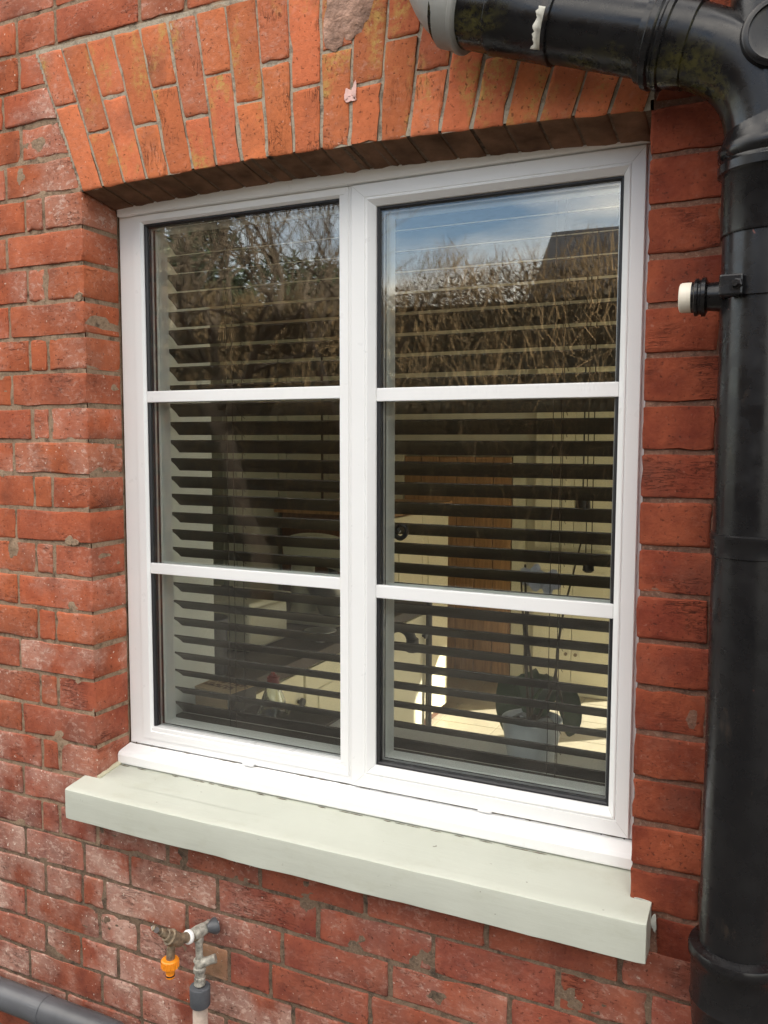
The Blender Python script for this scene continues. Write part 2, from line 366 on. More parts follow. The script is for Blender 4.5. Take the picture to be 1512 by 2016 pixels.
def fill_left(x_end, k, col, wear, first):
    """courses run left from x_end ; first = list of widths from the edge, then alternate header / stretcher"""
    x = x_end; seq = list(first); i = 0; alt = [.2245, .112]
    while x > -2.6:
        wd = seq[i] if i < len(seq) else alt[(i-len(seq)) % 2]
        rect_brick(x-wd, x, k, col, wear, part=(x > XV[0])); x -= wd; i += 1
def fill_right(x_start, k, col, wear, first, dz=-.0145):
    x = x_start; seq = list(first); i = 0; alt = [.2245, .112]
    while x < 3.4:
        wd = seq[i] if i < len(seq) else alt[(i-len(seq)) % 2]
        rect_brick(x, x+wd, k, col, wear, dz, part=(x < XV[1])); x += wd; i += 1
# arch geometry
def intr(x): t = (x-.573)/.573; return 2.119+.014*(1-t*t)-.0145*max(0, min(1, x/W))
ZT = 2.418
NV = 20
def vj(i):                                       # joint i: bottom x, top x
    return .002+(W-.004)*i/NV, -.116+(W+.232)*i/NV
def skew_l(z): t = (z-2.119)/(ZT-2.119); return .002-.118*max(0, min(1, t))
# left pier: courses beside the window and beside the arch
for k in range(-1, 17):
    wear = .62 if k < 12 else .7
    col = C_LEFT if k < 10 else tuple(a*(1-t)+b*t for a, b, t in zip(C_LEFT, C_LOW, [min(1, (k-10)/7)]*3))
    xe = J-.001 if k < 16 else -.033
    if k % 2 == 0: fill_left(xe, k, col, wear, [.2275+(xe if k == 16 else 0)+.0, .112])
    else: fill_left(xe, k, col, wear, [.114, .054, .2245])
for k in range(-2, -6, -1):                      # beside the arch, first brick cut to the skewback
    z1, z0 = zj(k)-J, zj(k+1)+J; xa = -.222 if k % 2 == 0 else -.172
    brick([(xa+J, z0), (skew_l(z0)-.004, z0), (skew_l(z1)-.004, z1), (xa+J, z1)], C_LEFT, .8)
    fill_left(xa, k, C_LEFT, .8, [.112] if k % 2 == 0 else [.2245])
# courses above the arch
for k in range(-6, -12, -1):
    x = -.175 if k % 2 == 0 else -.064
    fill_left(x, k, C_LEFT, .6, [])
    x = x; i = 0
    while x < 3.4:
        wd = [.112, .2245][(i + (k % 2)) % 2]; rect_brick(x, x+wd, k, C_LEFT, .5, part=(x < XV[1] and k > -8)); x += wd; i += 1
# voussoirs, each of two bricks
crosszs = [2.300, 2.234, 2.298, 2.229, 2.294, 2.225, 2.296, 2.233, 2.294, 2.240, 2.293, 2.225, 2.289, 2.226, 2.29, 2.23, 2.29, 2.228, 2.292, 2.232]
jv = .0042/2
for i in range(NV):
    (b0, t0), (b1, t1) = vj(i), vj(i+1); zc = crosszs[i]
    def at(bx, tx, z): f = (z-2.12)/(ZT-2.12); return bx+(tx-bx)*f
    za, zb = intr(b0), intr(b1); base = [1, 1, 1]
    for lo, hi in ((None, zc-jv), (zc+jv, ZT-jv)):
        l0 = za if lo is None else lo; l1 = zb if lo is None else lo
        sh = random.uniform(.66, 1.02) if lo is not None else random.uniform(.88, 1.1)
        dark = 1.0
        col = tuple(c*sh*dark for c in C_ARCH)
        brick([(at(b0, t0, l0)+jv, l0), (at(b1, t1, l1)-jv, l1), (at(b1, t1, hi)-jv, hi), (at(b0, t0, hi)+jv, hi)],
              col, .22 if lo is None else .4, mat='rubber', back_drop=(.019 if lo is None else 0), depth=.112, proud=random.uniform(-.0025, -.0008))
# right pier
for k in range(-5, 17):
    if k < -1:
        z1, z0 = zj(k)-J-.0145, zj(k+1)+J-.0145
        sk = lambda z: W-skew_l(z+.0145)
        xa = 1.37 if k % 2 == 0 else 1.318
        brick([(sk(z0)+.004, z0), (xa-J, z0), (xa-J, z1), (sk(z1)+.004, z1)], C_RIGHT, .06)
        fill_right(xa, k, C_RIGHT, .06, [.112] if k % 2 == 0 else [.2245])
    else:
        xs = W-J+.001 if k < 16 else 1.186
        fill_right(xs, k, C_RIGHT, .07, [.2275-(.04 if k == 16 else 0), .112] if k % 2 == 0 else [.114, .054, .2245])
# courses under the sill, joints read one by one
rows = {17: [-.398, -.172, -.117, -.005, .19, .425, .662, .903, 1.135, 1.365],
        18: [-.34, -.228, -.047, .086, .319, .558, .801, 1.031, 1.183, 1.41],
        19: [-.39, -.167, -.053, .010, .239, .476, .713, .947, 1.18, 1.40],
        20: [-.35, -.235, -.007, .105, .275, .345, .448, .671, .90, 1.13, 1.36],
        21: [-.40, -.173, -.063, .045, .27, .50, .73, .955, 1.18, 1.41],
        22: [-.34, -.228, -.003, .11, .335, .56, .785, 1.01, 1.235, 1.46]}
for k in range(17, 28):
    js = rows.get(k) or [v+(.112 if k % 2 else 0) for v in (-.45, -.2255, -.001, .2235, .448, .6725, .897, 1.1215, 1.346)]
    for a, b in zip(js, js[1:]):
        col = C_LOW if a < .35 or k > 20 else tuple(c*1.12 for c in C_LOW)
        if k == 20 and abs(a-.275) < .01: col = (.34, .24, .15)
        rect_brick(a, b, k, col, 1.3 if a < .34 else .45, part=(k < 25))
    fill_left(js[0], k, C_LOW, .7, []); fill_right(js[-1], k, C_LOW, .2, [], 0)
# far bricks, out of the picture, joined
far = MB()
for vs_, fs_ in BRICKS: far.add(vs_, fs_)
o = far.build('brick_field', 'brick', wall); o['kind'] = 'stuff'; o.color = (.40, .09, .045, .5)
# mortar sheets with real relief that smears over the brick arrises
def mortar(name, mat, x0, x1, z0, z1, keep, base, amp, cell=.0062, smear=.0016):
    nx = int((x1-x0)/cell)+1; nz = int((z1-z0)/cell)+1
    X, Z = np.meshgrid(np.linspace(x0, x1, nx), np.linspace(z0, z1, nz))
    Y = base - amp*(vnoise(X+3, Z+5, 38)-.5)*2 - amp*.8*(vnoise(X, Z+9, 90)-.5)*2 - smear*np.clip(vnoise(X+7, Z+1, 17)-.72, 0, 1)/.28*2
    idx = np.arange(nx*nz).reshape(nz, nx)
    cxm = (X[:-1, :-1]+X[1:, 1:])/2; czm = (Z[:-1, :-1]+Z[1:, 1:])/2; kp = keep(cxm, czm)
    q = np.stack([idx[:-1, :-1], idx[:-1, 1:], idx[1:, 1:], idx[1:, :-1]], -1)[kp]
    mb = MB(); mb.v = list(map(tuple, np.stack([X, Y, Z], -1).reshape(-1, 3))); mb.f = list(map(tuple, q.tolist()))
    o = mb.build(name, mat, wall, smooth=True); return o
def not_arch(x, z):
    f = np.clip((z-2.119)/(ZT-2.119), 0, 1); return (z > ZT) | (z < 2.112) | (x < .002-.118*f) | (x > W-.002+.118*f)
opening = lambda x, z: (x > -.004) & (x < W+.004) & (z > .79) & (z < 2.12)
mortar('mortar', 'mortar', -.66, .002, .70, 2.86, lambda x, z: not_arch(x, z) & ~opening(x, z), .0022, .0010)
mortar('mortar', 'mortar_red', W-.002, 1.66, .70, 2.86, lambda x, z: not_arch(x, z) & ~opening(x, z), .0024, .0009)
mortar('mortar', 'mortar', .002, W-.002, 2.415, 2.86, lambda x, z: x > -9, .0022, .0010)
mortar('mortar', 'mortar_low', -.66, 1.66, -.05, .70, lambda x, z: x > -9, .0024, .0011, smear=.0010)
mortar('mortar', 'mortar_low', .002, W-.002, .70, .79, lambda x, z: x > -9, .0024, .0011, smear=.0010)
# arch joints: fine lime putty, slightly recessed
def arch_keep(x, z):
    f = np.clip((z-2.119)/(ZT-2.119), 0, 1)
    zi = 2.121+.014*(1-((x-.573)/.573)**2)-.0145*np.clip(x/W, 0, 1)
    return (z < ZT+.006) & (z > zi) & (x > -.002-.118*f) & (x < W+.002+.118*f)
mortar('mortar', 'putty', -.13, W+.13, 2.10, 2.43, arch_keep, .0007, .0004, .005, 0)
# mortar in the joints of the window reveal and of the soffit
mb = MB()
n = 60
for i in range(n+1):
    z = .83+(2.125-.83)*i/n
    for j in range(5): mb.v.append((-.0035+.0025*math.sin(i*2.1+j)*random.random(), .004+.0265*j, z))
for i in range(n):
    for j in range(4): a = i*5+j; mb.f.append((a, a+1, a+6, a+5))
mb.build('reveal_mortar', 'mortar', wall, smooth=True)
mb = MB()
for i in range(n+1):
    z = .83+(2.125-.83)*i/n
    for j in range(5): mb.v.append((W+.0035, .004+.0265*j, z))
for i in range(n):
    for j in range(4): a = i*5+j; mb.f.append((a, a+1, a+6, a+5))
mb.build('reveal_mortar', 'mortar_red', wall, smooth=True)
mb = MB()
for i in range(n+1):
    x = W*i/n
    for j in range(5): mb.v.append((x, .004+.027*j, intr(x)+.0025-.019*(j/4)))
for i in range(n):
    for j in range(4): a = i*5+j; mb.f.append((a, a+1, a+6, a+5))
mb.build('soffit_mortar', 'mortar_low', wall, smooth=True)
# wall core behind the facing bricks, and the storey above
core = MB()
core.box(-2.6, -.006, .1035, .33, 0, 2.86).box(W+.006, 3.4, .1035, .33, 0, 2.86).box(-.006, W+.006, .1135, .33, 2.14, 2.86).box(-.006, W+.006, .1035, .33, 0, .80)
core.box(-2.6, -.66, .0045, .1035, 0, 2.86).box(1.66, 3.4, .0045, .1035, 0, 2.86)
core.build('wall_core', 'mortar', wall)
o = MB().box(-8, 5.5, .004, 4.2, 2.864, 7.15).build('upper_storey', 'brick', wall); o.color = (.38, .09, .045, .3)  # unseen; widened past the wall so its shadow reaches across the garden
te = wall
o = MB().box(5.51, 18, .004, 1.4, 0, 7.15).build('garden_shade_block', 'brick', te); o.color = (.38, .09, .045, .3)  # unseen block added to keep the sun off the garden
# marks on the arch and wall
def splat(name, mat, cx, cz, pts, thick, y):
    mb = MB(); n = len(pts)
    vs = [(cx+a, y, cz+b) for a, b in pts]+[(cx+a*.9, y-thick, cz+b*.9) for a, b in pts]
    mb.add(vs, [(k, (k+1) % n, n+(k+1) % n, n+k) for k in range(n)]+[tuple(range(n, 2*n))]); return mb.build(name, mat, wall, smooth=True)
M['pinkpaint'] = plain('pale pink paint', (.72, .45, .40), .6, .2, 60, .3, 200)
M['smear'] = plain('pink mortar smear', (.36, .215, .155), .95, .45, 34, 1.0, 70, bdist=.008)
def blob(cx, cz, rx, rz, seed, name, mat, y=-.003, thick=.0012, n=18, rough=.35):
    rn = random.Random(seed); pts = []; ph = rn.uniform(0, 6)
    for k in range(n):
        a = 2*math.pi*k/n; q = 1+rn.uniform(-rough, rough)*.35+rough*.8*math.sin(2*a+ph)*.6+rough*.6*math.sin(3*a+2*ph); pts.append((rx*math.cos(a)*q, rz*math.sin(a)*q))
    return splat(name, mat, cx, cz, pts, thick, y)
blob(.628, 2.212, .007, .011, 1, 'paint_splash', 'pinkpaint'); blob(.641, 2.216, .005, .014, 2, 'paint_splash', 'pinkpaint', n=16); blob(.634, 2.203, .009, .006, 3, 'paint_splash', 'pinkpaint')
blob(.640, 2.372, .040, .060, 5, 'mortar_smear', 'smear', -.0022, .0025, 26, .22); blob(.600, 2.345, .022, .055, 6, 'mortar_smear', 'smear', -.0022, .002, 22, .25)
for i, (px, pz, r_) in enumerate([(-.062, 1.383, .010), (-.045, 1.380, .008), (-.016, 1.905, .009)]):
    blob(px, pz, r_*1.3, r_, 20+i, 'mortar_smear', 'mortar' if i != 3 else 'pinkpaint', -.0012, .0018, 22, .18)

# ------------------------------------------------------------------ painted stone sill
def sill():
    mb = MB(); nx = 90; xs0, xs1 = -.037, 1.182; rn = np.random.RandomState(5)
    prof = [(-.006, .781), (-.045, .7805), (-.0580, .7810), (-.0597, .7825), (-.0600, .800), (-.0600, .820), (-.0600, .842), (-.0594, .8462), (-.0572, .8480), (-.04, .8508), (-.02, .8535), (.0005, .8566)]
    for i in range(nx+1):
        x = xs0+(xs1-xs0)*i/nx
        e = .0015 if i in (0, nx) else 0
        for j, (y, z) in enumerate(prof):
            jj = 0 if j < 4 else 3
            wob = (vnoise(np.array([x]), np.array([jj*.4]), 9)[0]-.5)*.0016+(vnoise(np.array([x+4]), np.array([jj*.4]), 30)[0]-.5)*.0006
            yy = y+e*(1 if y < -.05 else 0)+(wob if y < -.03 else 0); zz = z+(wob*1.2 if j < 4 else wob*.4)-.0006*math.sin(x*5)
            mb.v.append((x, yy, zz))
    m = len(prof)
    mb.f += [(i*m+j, (i+1)*m+j, (i+1)*m+j+1, i*m+j+1) for i in range(nx) for j in range(m-1)]
    mb.f += [tuple(range(m))[::-1], tuple(range(nx*m, nx*m+m)), tuple([i*m+m-1 for i in range(nx+1)]+[i*m for i in range(nx, -1, -1)])]
    k = len(mb.v); n2 = 60                       # part that runs back under the window
    for i in range(n2+1):
        x = -.002+(W+.004)*i/n2
        for y, z in ((-.004, .8562), (.03, .861), (.06, .8655), (.104, .872)): mb.v.append((x, y, z-(0 if y > 0 else .0004)+(0 if y < .01 else (vnoise(np.array([x]), np.array([y]), 25)[0]-.5)*.0008)))
    mb.f += [(k+i*4+j, k+(i+1)*4+j, k+(i+1)*4+j+1, k+i*4+j+1) for i in range(n2) for j in range(3)]
    return mb.build('window_sill', 'sill', None, smooth=True)
tag(sill(), 'pale sage green painted stone sill jutting out under the window', 'sill')
# sealant bead left of the sill and chipped render at its right end
M['sealant'] = plain('cream sealant', (.52, .48, .34), .6, .15, 30, .3, 90)
M['chip'] = plain('chipped white filler', (.50, .50, .45), .9, .35, 40, .6, 120)
mb = MB(); mb.tube([(.003+random.uniform(-.0015, .0015), y, .8585+.153*y) for y in np.linspace(.0, .1, 12)], [.0045+random.uniform(-.0015, .002) for _ in range(12)], 8)
mb.build('sealant_bead', 'sealant', wall, smooth=True)
blob(1.1865, .822, .004, .016, 41, 'render_chip', 'chip', -.001, .002, 24, .25); blob(1.166, .857, .014, .002, 42, 'render_chip', 'chip', -.001, .002, 24, .25)

# ------------------------------------------------------------------ the window
win = empty('casement_window', (.573, .12, .905), 'white plastic casement window with six lights and glazing bars', 'window')
ft = 2.13
MB().ring((0.003, W-.003, .905, ft), [(0, .172), (0, .106), (.0025, .1040), (.044, .1040), (.0465, .1055), (.0465, .172), (0, .172)]).build('outer_frame', 'upvc', win, smooth=False)
# head piece reaching the arch, a drip bead and the upright between the lights
MB().box(.006, W-.006, .092, .1036, 2.088, 2.116).build('head_bead', 'upvc', win, bevel=.005)
MB().box(.5535, .5905, .1030, .172, .948, 2.085).build('mullion', 'upvc', win, bevel=.002)
# bead round the fixed light
GL = (.0700, .5610, .9455, 2.0690)
mb = MB(); x0, x1, z0, z1 = .044, .5735, .9235, 2.088
for (a, b) in (((x0, x1, z0, z1), GL),):
    vs = []
    for (X0, X1, Z0_, Z1, y) in ((x0, x1, z0, z1, .1045), (x0, x1, z0, z1, .1015), (GL[0]-.006, GL[1]+.004, GL[2]-.006, GL[3]+.006, .1015), (GL[0]-.0015, GL[1]+.001, GL[2]-.0015, GL[3]+.0015, .1065), (GL[0], GL[1], GL[2], GL[3], .112)):
        vs += [(X0, y, Z0_), (X1, y, Z0_), (X1, y, Z1), (X0, y, Z1)]
    mb.add(vs, [(i*4+k, i*4+(k+1) % 4, (i+1)*4+(k+1) % 4, (i+1)*4+k) for i in range(4) for k in range(4)])
mb.build('glazing_bead', 'upvc', win)
def gasket(rect, parent, y0=.1085, y1=.1365):
    x0, x1, z0, z1 = rect
    MB().ring((x0-.002, x1+.002, z0-.002, z1+.002), [(0, y0), (.0045, y0), (.0075, y0+.003), (.0085, y1), (0, y1)]).build('gasket', 'gasket', parent)
    MB().ring((x0+.0066, x1-.0066, z0+.0066, z1-.0066), [(0, .1225), (.0022, .1225), (.0022, .1265), (0, .1265)]).build('spacer_bar', 'alu', parent)
    MB().ring((x0-.004, x1+.004, z0-.004, z1+.004), [(0, .1370), (.010, .1370), (.012, .142), (.012, .1745), (0, .1745)]).build('inner_bead', 'upvc_in', parent)
def panes(rect, parent):
    x0, x1, z0, z1 = rect
    for ya, yb in ((.1145, .1185), (.1320, .1360)): box('glass_pane', 'glass', parent, x0+.001, x1-.001, ya, yb, z0+.001, z1-.001)
gasket(GL, win); panes(GL, win)
for z0, z1 in ((1.6855, 1.7100), (1.3040, 1.3280)):
    box('glazing_bar', 'upvc', win, GL[0]-.0005, GL[1]+.0005, .1060, .1140, z0, z1, .0015)
    box('inner_glazing_bar', 'upvc_in', win, GL[0]+.008, GL[1]-.008, .1370, .145, z0, z1, .0015)
    box('bar_spacer', 'alu', win, GL[0]+.009, GL[1]-.009, .1190, .1315, (z0+z1)/2+.003, (z0+z1)/2+.0075)
# opening sash on the right
SR = (.5835, 1.1285, .9095, 2.0865); GR = (.6330, 1.0900, .9560, 2.0445)
sash = MB()
def rr(r, d, y): return [(r[0]+d, y, r[2]+d), (r[1]-d, y, r[2]+d), (r[1]-d, y, r[3]-d), (r[0]+d, y, r[3]-d)]
vs = rr(SR, 0, .103)+rr(SR, 0, .096)+rr(SR, .0015, .0945)
def lerp_rect(t): return tuple(SR[i]+(GR[i]-SR[i])*t for i in range(4))
for t, y in ((.58, .0945), (.60, .0960), (.63, .0960), (.66, .0940), (.72, .0940), (.97, .1050), (1.0, .1125)): vs += rr(lerp_rect(t), 0, y)
sash.add(vs, [(i*4+k, i*4+(k+1) % 4, (i+1)*4+(k+1) % 4, (i+1)*4+k) for i in range(9) for k in range(4)])
sh = sash.build('opening_sash', 'upvc', win)
gasket(GR, sh, .1090); panes(GR, sh)
for z0, z1 in ((1.6780, 1.7035), (1.2940, 1.3200)):
    box('glazing_bar', 'upvc', sh, GR[0]-.0005, GR[1]+.0005, .1055, .1140, z0, z1, .0015)
    box('inner_glazing_bar', 'upvc_in', sh, GR[0]+.008, GR[1]-.008, .1370, .145, z0, z1, .0015)
    box('bar_spacer', 'alu', sh, GR[0]+.009, GR[1]-.009, .1190, .1315, (z0+z1)/2+.003, (z0+z1)/2+.0075)
# weld lines at the sash corners
M['weld'] = plain('weld line', (.62, .62, .60), .6)
for (a, b, c_, d_) in ((SR[0], SR[2], GR[0], GR[2]), (SR[1], SR[2], GR[1], GR[2]), (SR[1], SR[3], GR[1], GR[3]), (SR[0], SR[3], GR[0], GR[3])):
    mb = MB(); P0 = Vector((a+(c_-a)*.05, .0944, b+(d_-b)*.05)); P1 = Vector((a+(c_-a)*.58, .0944, b+(d_-b)*.58)); P2 = Vector((a+(c_-a)*.72, .0938, b+(d_-b)*.72)); P3 = Vector((a+(c_-a)*.96, .1045, b+(d_-b)*.96))
    mb.tube([P0, P1], .00035, 5); mb.tube([P2, P3], .0006, 5); mb.build('weld_line', 'weld', sh)
# projecting plastic cill and drain caps
mb = MB(); pr_ = [(.104, .9045), (.074, .8985), (.0655, .8955), (.0625, .889), (.0625, .871), (.066, .868), (.104, .868)]
mb.add([(x, y, z) for x in (.001, W-.001) for y, z in pr_], [(j, 7+j, 7+j+1, j+1) for j in range(6)]+[tuple(range(7)), tuple(range(7, 14))[::-1]])
mb.build('stub_cill', 'upvc', win, smooth=False, bevel=.0015)
for x in (.333, .865): box('drain_cap', 'upvc', win, x-.014, x+.014, .0925, .1035, .9062, .9152, .003)
# window handle: a monkey tail on the inside of the sash
hp = [(.618, .176, 1.60), (.617, .18, 1.55), (.618, .186, 1.50), (.621, .190, 1.46), (.626, .190, 1.43), (.634, .190, 1.412), (.646, .190, 1.404), (.657, .190, 1.410), (.661, .190, 1.421), (.655, .190, 1.430), (.645, .190, 1.430), (.640, .190, 1.422), (.646, .190, 1.417)]
MB().tube(spline(hp, 5), [.0065-.000045*i for i in range(61)], 10).build('handle', 'black', sh, smooth=True)
box('handle_plate', 'black', sh, .607, .629, .1745, .180, 1.50, 1.64, .002)
# grime gathered in the joints round the cill
M['grime'] = plain('grey brown grime', (.16, .135, .10), .95, .5, 60)
rg = random.Random(17)
for yy, zf, seg_ in ((.0618, lambda x: .8667, 46), (.1030, lambda x: .9052, 46)):
    for i in range(seg_):
        if rg.random() < .45: continue
        xa = .01+(W-.02)*i/seg_; xb = xa+(W-.02)/seg_*rg.uniform(.5, 1.2)
        if xb > W-.004: continue
        MB().tube([(xa, yy, zf(xa)), ((xa+xb)/2, yy, zf(xa)), (xb, yy, zf(xb))], [.0003, rg.uniform(.0005, .0013), .0003], 6).build('grime_streak', 'grime', win, smooth=True)
# small dirt in the corners of the frame
for i, (x, z) in enumerate([(.022, .9075), (.62, .9035), (.75, .9035), (.95, .9035), (1.08, .9035), (1.12, .905)]):
    MB().lathe((x, .1028, z), (0, -1, 0), [(0, .0016), (.0012, .0011)], 7).build('moss_speck', 'bark', win)

# ------------------------------------------------------------------ soil stack and branch
XC, YC, PR = 1.315, -.080, .055
st = empty('soil_pipe', (XC, YC, 0), 'glossy black soil stack with a slanting branch pipe at the right of the window', 'pipe')
MB().tube([(XC, YC, z) for z in (0, .70, .80, 1.44, 1.99, 2.6, 4.5)], [.055, .055, .0545, .0545, .055, .055, .055], 56).build('stack_pipe', 'pipe', st, smooth=True)
def collar(name, base, axis, prof, mat='pipe', seg=56): return MB().lathe(base, axis, prof, seg).build(name, mat, st, smooth=True)
collar('upper_socket', (XC, YC, 1.884), (0, 0, 1), [(0, .0575), (.003, .0582), (.078, .0582), (.081, .0605), (.083, .0640), (.094, .0645), (.0975, .0620), (.100, .0615), (.104, .0645), (.117, .0650), (.121, .0625), (.135, .057), (.15, .0552)])
collar('coupling', (XC, YC, 1.4400), (0, 0, 1), [(0, .0546), (.001, .0566), (.022, .0566), (.0255, .0585), (.031, .0585), (.033, .0546)])
collar('lower_socket', (XC, YC, .660), (0, 0, 1), [(0, .0552), (.03, .0560), (.085, .0615), (.115, .0635), (.119, .0655), (.124, .0640), (.165, .0645), (.182, .0655), (.186, .0685), (.196, .0690), (.201, .0670), (.203, .0600), (.206, .0548)])
collar('pipe_strap', (XC, YC, 1.798), (0, 0, 1), [(0, .0548), (.0005, .0585), (.025, .0585), (.0255, .0548)])
lug = MB().box(1.262, 1.292, -.142, -.124, 1.797, 1.826); lug.build('strap_lug', 'pipe', st, bevel=.003)
MB().lathe((1.286, -.138, 1.812), (-.35, -1, 0), [(0, .0075), (.006, .0075), (.007, .006), (.012, .0045)], 6).build('bolt', 'pipe', st)
# capped boss to the left
bz = 1.806
boss = MB().lathe((1.268, YC, bz), (-1, 0, .02), [(0, .022), (.010, .0205), (.024, .0195), (.0255, .0225), (.027, .0270), (.032, .0272), (.0335, .0245), (.036, .0245), (.0375, .0262), (.041, .0262), (.0425, .024), (.043, .0215), (.046, .0215)], 40).build('boss_pipe', 'pipe', st, smooth=True)
MB().lathe((1.268-.0432, YC, bz+.001), (-1, 0, .02), [(0, .0205), (.002, .0212), (.016, .0208), (.0185, .0195), (.0195, .017)], 40).build('white_cap', 'boss_cap', boss, smooth=True)
# slanting branch
def bx(x): return 2.175+(1.156-x)*.352
def bpt(x): return (x, YC, bx(x))
ax_b = Vector((1, 0, -.352)).normalized()
MB().tube([bpt(.840), bpt(1.02), bpt(1.175)], .0548, 56).build('branch_pipe', 'pipe_moss', st, smooth=True)
br = bez(bpt(1.165), (1.245, YC, 2.1436), (XC, YC, 2.118), (XC, YC, 1.995), 22)
MB().tube(br, [.0552]*23, 56).build('junction_bend', 'pipe_moss', st, smooth=True)
collar('branch_socket', bpt(1.1505), ax_b, [(0, .055), (.001, .0600), (.010, .0612), (.013, .0660), (.021, .0665), (.024, .0630), (.027, .0630), (.030, .0655), (.036, .0650), (.038, .0605), (.067, .0592), (.069, .0552)], 'pipe_moss')
collar('branch_coupling', bpt(.884), ax_b, [(0, .055), (.001, .0572), (.046, .0572), (.048, .0592), (.054, .0595), (.057, .0582), (.142, .0580), (.144, .0590), (.149, .0590), (.1505, .0550)], 'pipe_moss')
# torn label wrapped on the branch
uu = Vector((0, -1, 0)); vv = ax_b.cross(uu); mb = MB(); lb = Vector(bpt(1.004)); nA = 16
for i in range(nA+1):
    a = .05+1.0*i/nA; rd = (uu*math.cos(a)+vv*math.sin(a))
    l = random.uniform(0, .007)
    mb.v += [tuple(lb+ax_b*l+rd*.0586), tuple(lb+ax_b*.0155+rd*.0586)]
mb.f += [(2*i, 2*i+1, 2*i+3, 2*i+2) for i in range(nA)]
o = mb.build('torn_label', 'label', st, smooth=True); md = o.modifiers.new('thick', 'SOLIDIFY'); md.thickness = .0004
# grey connector rising to the left
ge = bez(bpt(.880), (.850, YC, bx(.850)), (.826, YC, 2.33), (.820, YC, 2.42), 14)
MB().tube(ge+[Vector((.820, YC, 2.62))], .0600, 48).build('grey_elbow', 'pipe_grey', st, smooth=True)
collar('grey_socket', bpt(.8475), ax_b, [(0, .060), (.001, .0618), (.028, .0625), (.030, .0655), (.036, .0660), (.0385, .0640), (.040, .056)], 'pipe_grey')
# round access cap on the junction
ca = Vector((.10, -1, .05)).normalized()
ac = collar('access_cap', (1.3215, -.112, 2.128), ca, [(0, .047), (.018, .047), (.020, .0455), (.0255, .0450), (.0275, .0425), (.0285, .0375), (.024, .0365), (.0225, .033), (.0225, 0)])
# ------------------------------------------------------------------ garden tap
tap = empty('garden_tap', (.30, -.03, .0), 'weathered brass outdoor tap with a bright orange hose connector', 'tap')
MB().tube([(.298, -.040, .592), (.290, -.064, .598), (.283, -.094, .606)], [.0125, .0105, .0105], 18).build('tap_body', 'brass', tap, smooth=True)
MB().lathe((.2925, -.058, .597), (-.15, -1, .25), [(0, .0125), (.001, .0140), (.006, .0140), (.007, .0125)], 18).build('sealing_tape', 'white_tape', tap, smooth=True)
va = Vector((-.30, -.62, .62)).normalized()
MB().lathe((.284, -.088, .603), va, [(-.010, .010), (0, .0135), (.012, .0145), (.013, .0165), (.020, .0165), (.021, .0125), (.030, .0115), (.031, .0085), (.046, .0075), (.047, .0055), (.066, .0050)], 12).build('valve', 'brass', tap, smooth=True)
hd = Vector((.284, -.088, .603))+va*.060; sd_ = Vector((.8, -.35, .1)).normalized()
MB().tube([hd-sd_*.010, hd+sd_*.006], [.0048, .0055], 10).build('handle', 'steel', tap, smooth=True)
MB().tube([(.281, -.096, .610), (.279, -.100, .590), (.2775, -.102, .564)], [.0095, .0085, .0085], 16).build('spout', 'brass', tap, smooth=True)
mb = MB(); mb.lathe((.2775, -.102, .571), (0, 0, -1), [(0, .0150), (.002, .0170), (.017, .0168), (.019, .0150), (.020, .0100), (.029, .0092), (.030, .0078), (.032, .0078), (.033, .0092), (.039, .0085), (.040, .005)], 30)
oc = mb.build('hose_connector', 'orange', tap, smooth=True)
mb = MB()
for k in range(14):
    a = 2*math.pi*k/14; p = Vector((.2775+.0168*math.cos(a), -.102+.0168*math.sin(a), 0)); mb.tube([(p.x, p.y, .568), (p.x, p.y, .555)], .0016, 6)
mb.build('grip_rib', 'orange', oc)
MB().lathe((.2775, -.102, .5385), (0, 0, -1), [(0, .0095), (.0025, .0095)], 20).build('sealing_ring', 'gasket', oc)
MB().tube(spline([(.300, -.040, .600), (.301, -.040, .575), (.302, -.040, .54), (.302, -.040, .50)], 4), [.0105]*4+[.0075]*8+[.0075], 18).build('supply_pipe', 'verdigris', tap, smooth=True)
MB().lathe((.301, -.040, .600), (.25, 1, 0), [(-.014, .008), (-.012, .0125), (0, .0135), (.022, .0115), (.03, .0125)], 16).build('wall_elbow', 'verdigris', tap, smooth=True)
MB().lathe((.316, -.030, .604), (.5, 1, .05), [(0, .006), (.004, .010), (.014, .0165), (.020, .0165)], 20).build('wall_plug', 'waste', tap, smooth=True)
MB().box(.327, .331, -.0185, -.010, .589, .614).build('plug_rim', 'white_tape', tap, bevel=.0015)
MB().lathe((.302, -.040, .543), (0, 0, -1), [(0, .0105), (.003, .0125), (.006, .0125), (.007, .0100), (.018, .0105), (.020, .0128), (.028, .0128), (.029, .0105), (.038, .0095)], 12).build('check_valve', 'verdigris', tap, smooth=True)
MB().tube([(.304, -.042, .533), (.323, -.034, .541), (.334, -.028, .545)], [.0105, .0085, .0095], 12).build('drain_stub', 'verdigris', tap, smooth=True)
MB().lathe((.302, -.040, .505), (0, 0, -1), [(0, .0085), (.002, .0115), (.008, .0118), (.009, .0105), (.011, .0118), (.018, .0118), (.020, .009)], 8).build('pipe_nut', 'verdigris', tap, smooth=True)
MB().lathe((.302, -.040, .484), (0, 0, -1), [(0, .011), (.0005, .0198), (.002, .0212), (.040, .0208), (.042, .0195), (.0422, .012)], 30).build('foam_lagging', 'foam', tap, smooth=True)
MB().tube([(.302, -.040, .484), (.302, -.040, .44), (.302, -.040, .43), (.300, -.038, .34), (.300, -.036, .02)], [.010, .012, .0155, .016, .016], 18).build('rising_pipe', 'limewhite', tap, smooth=True)
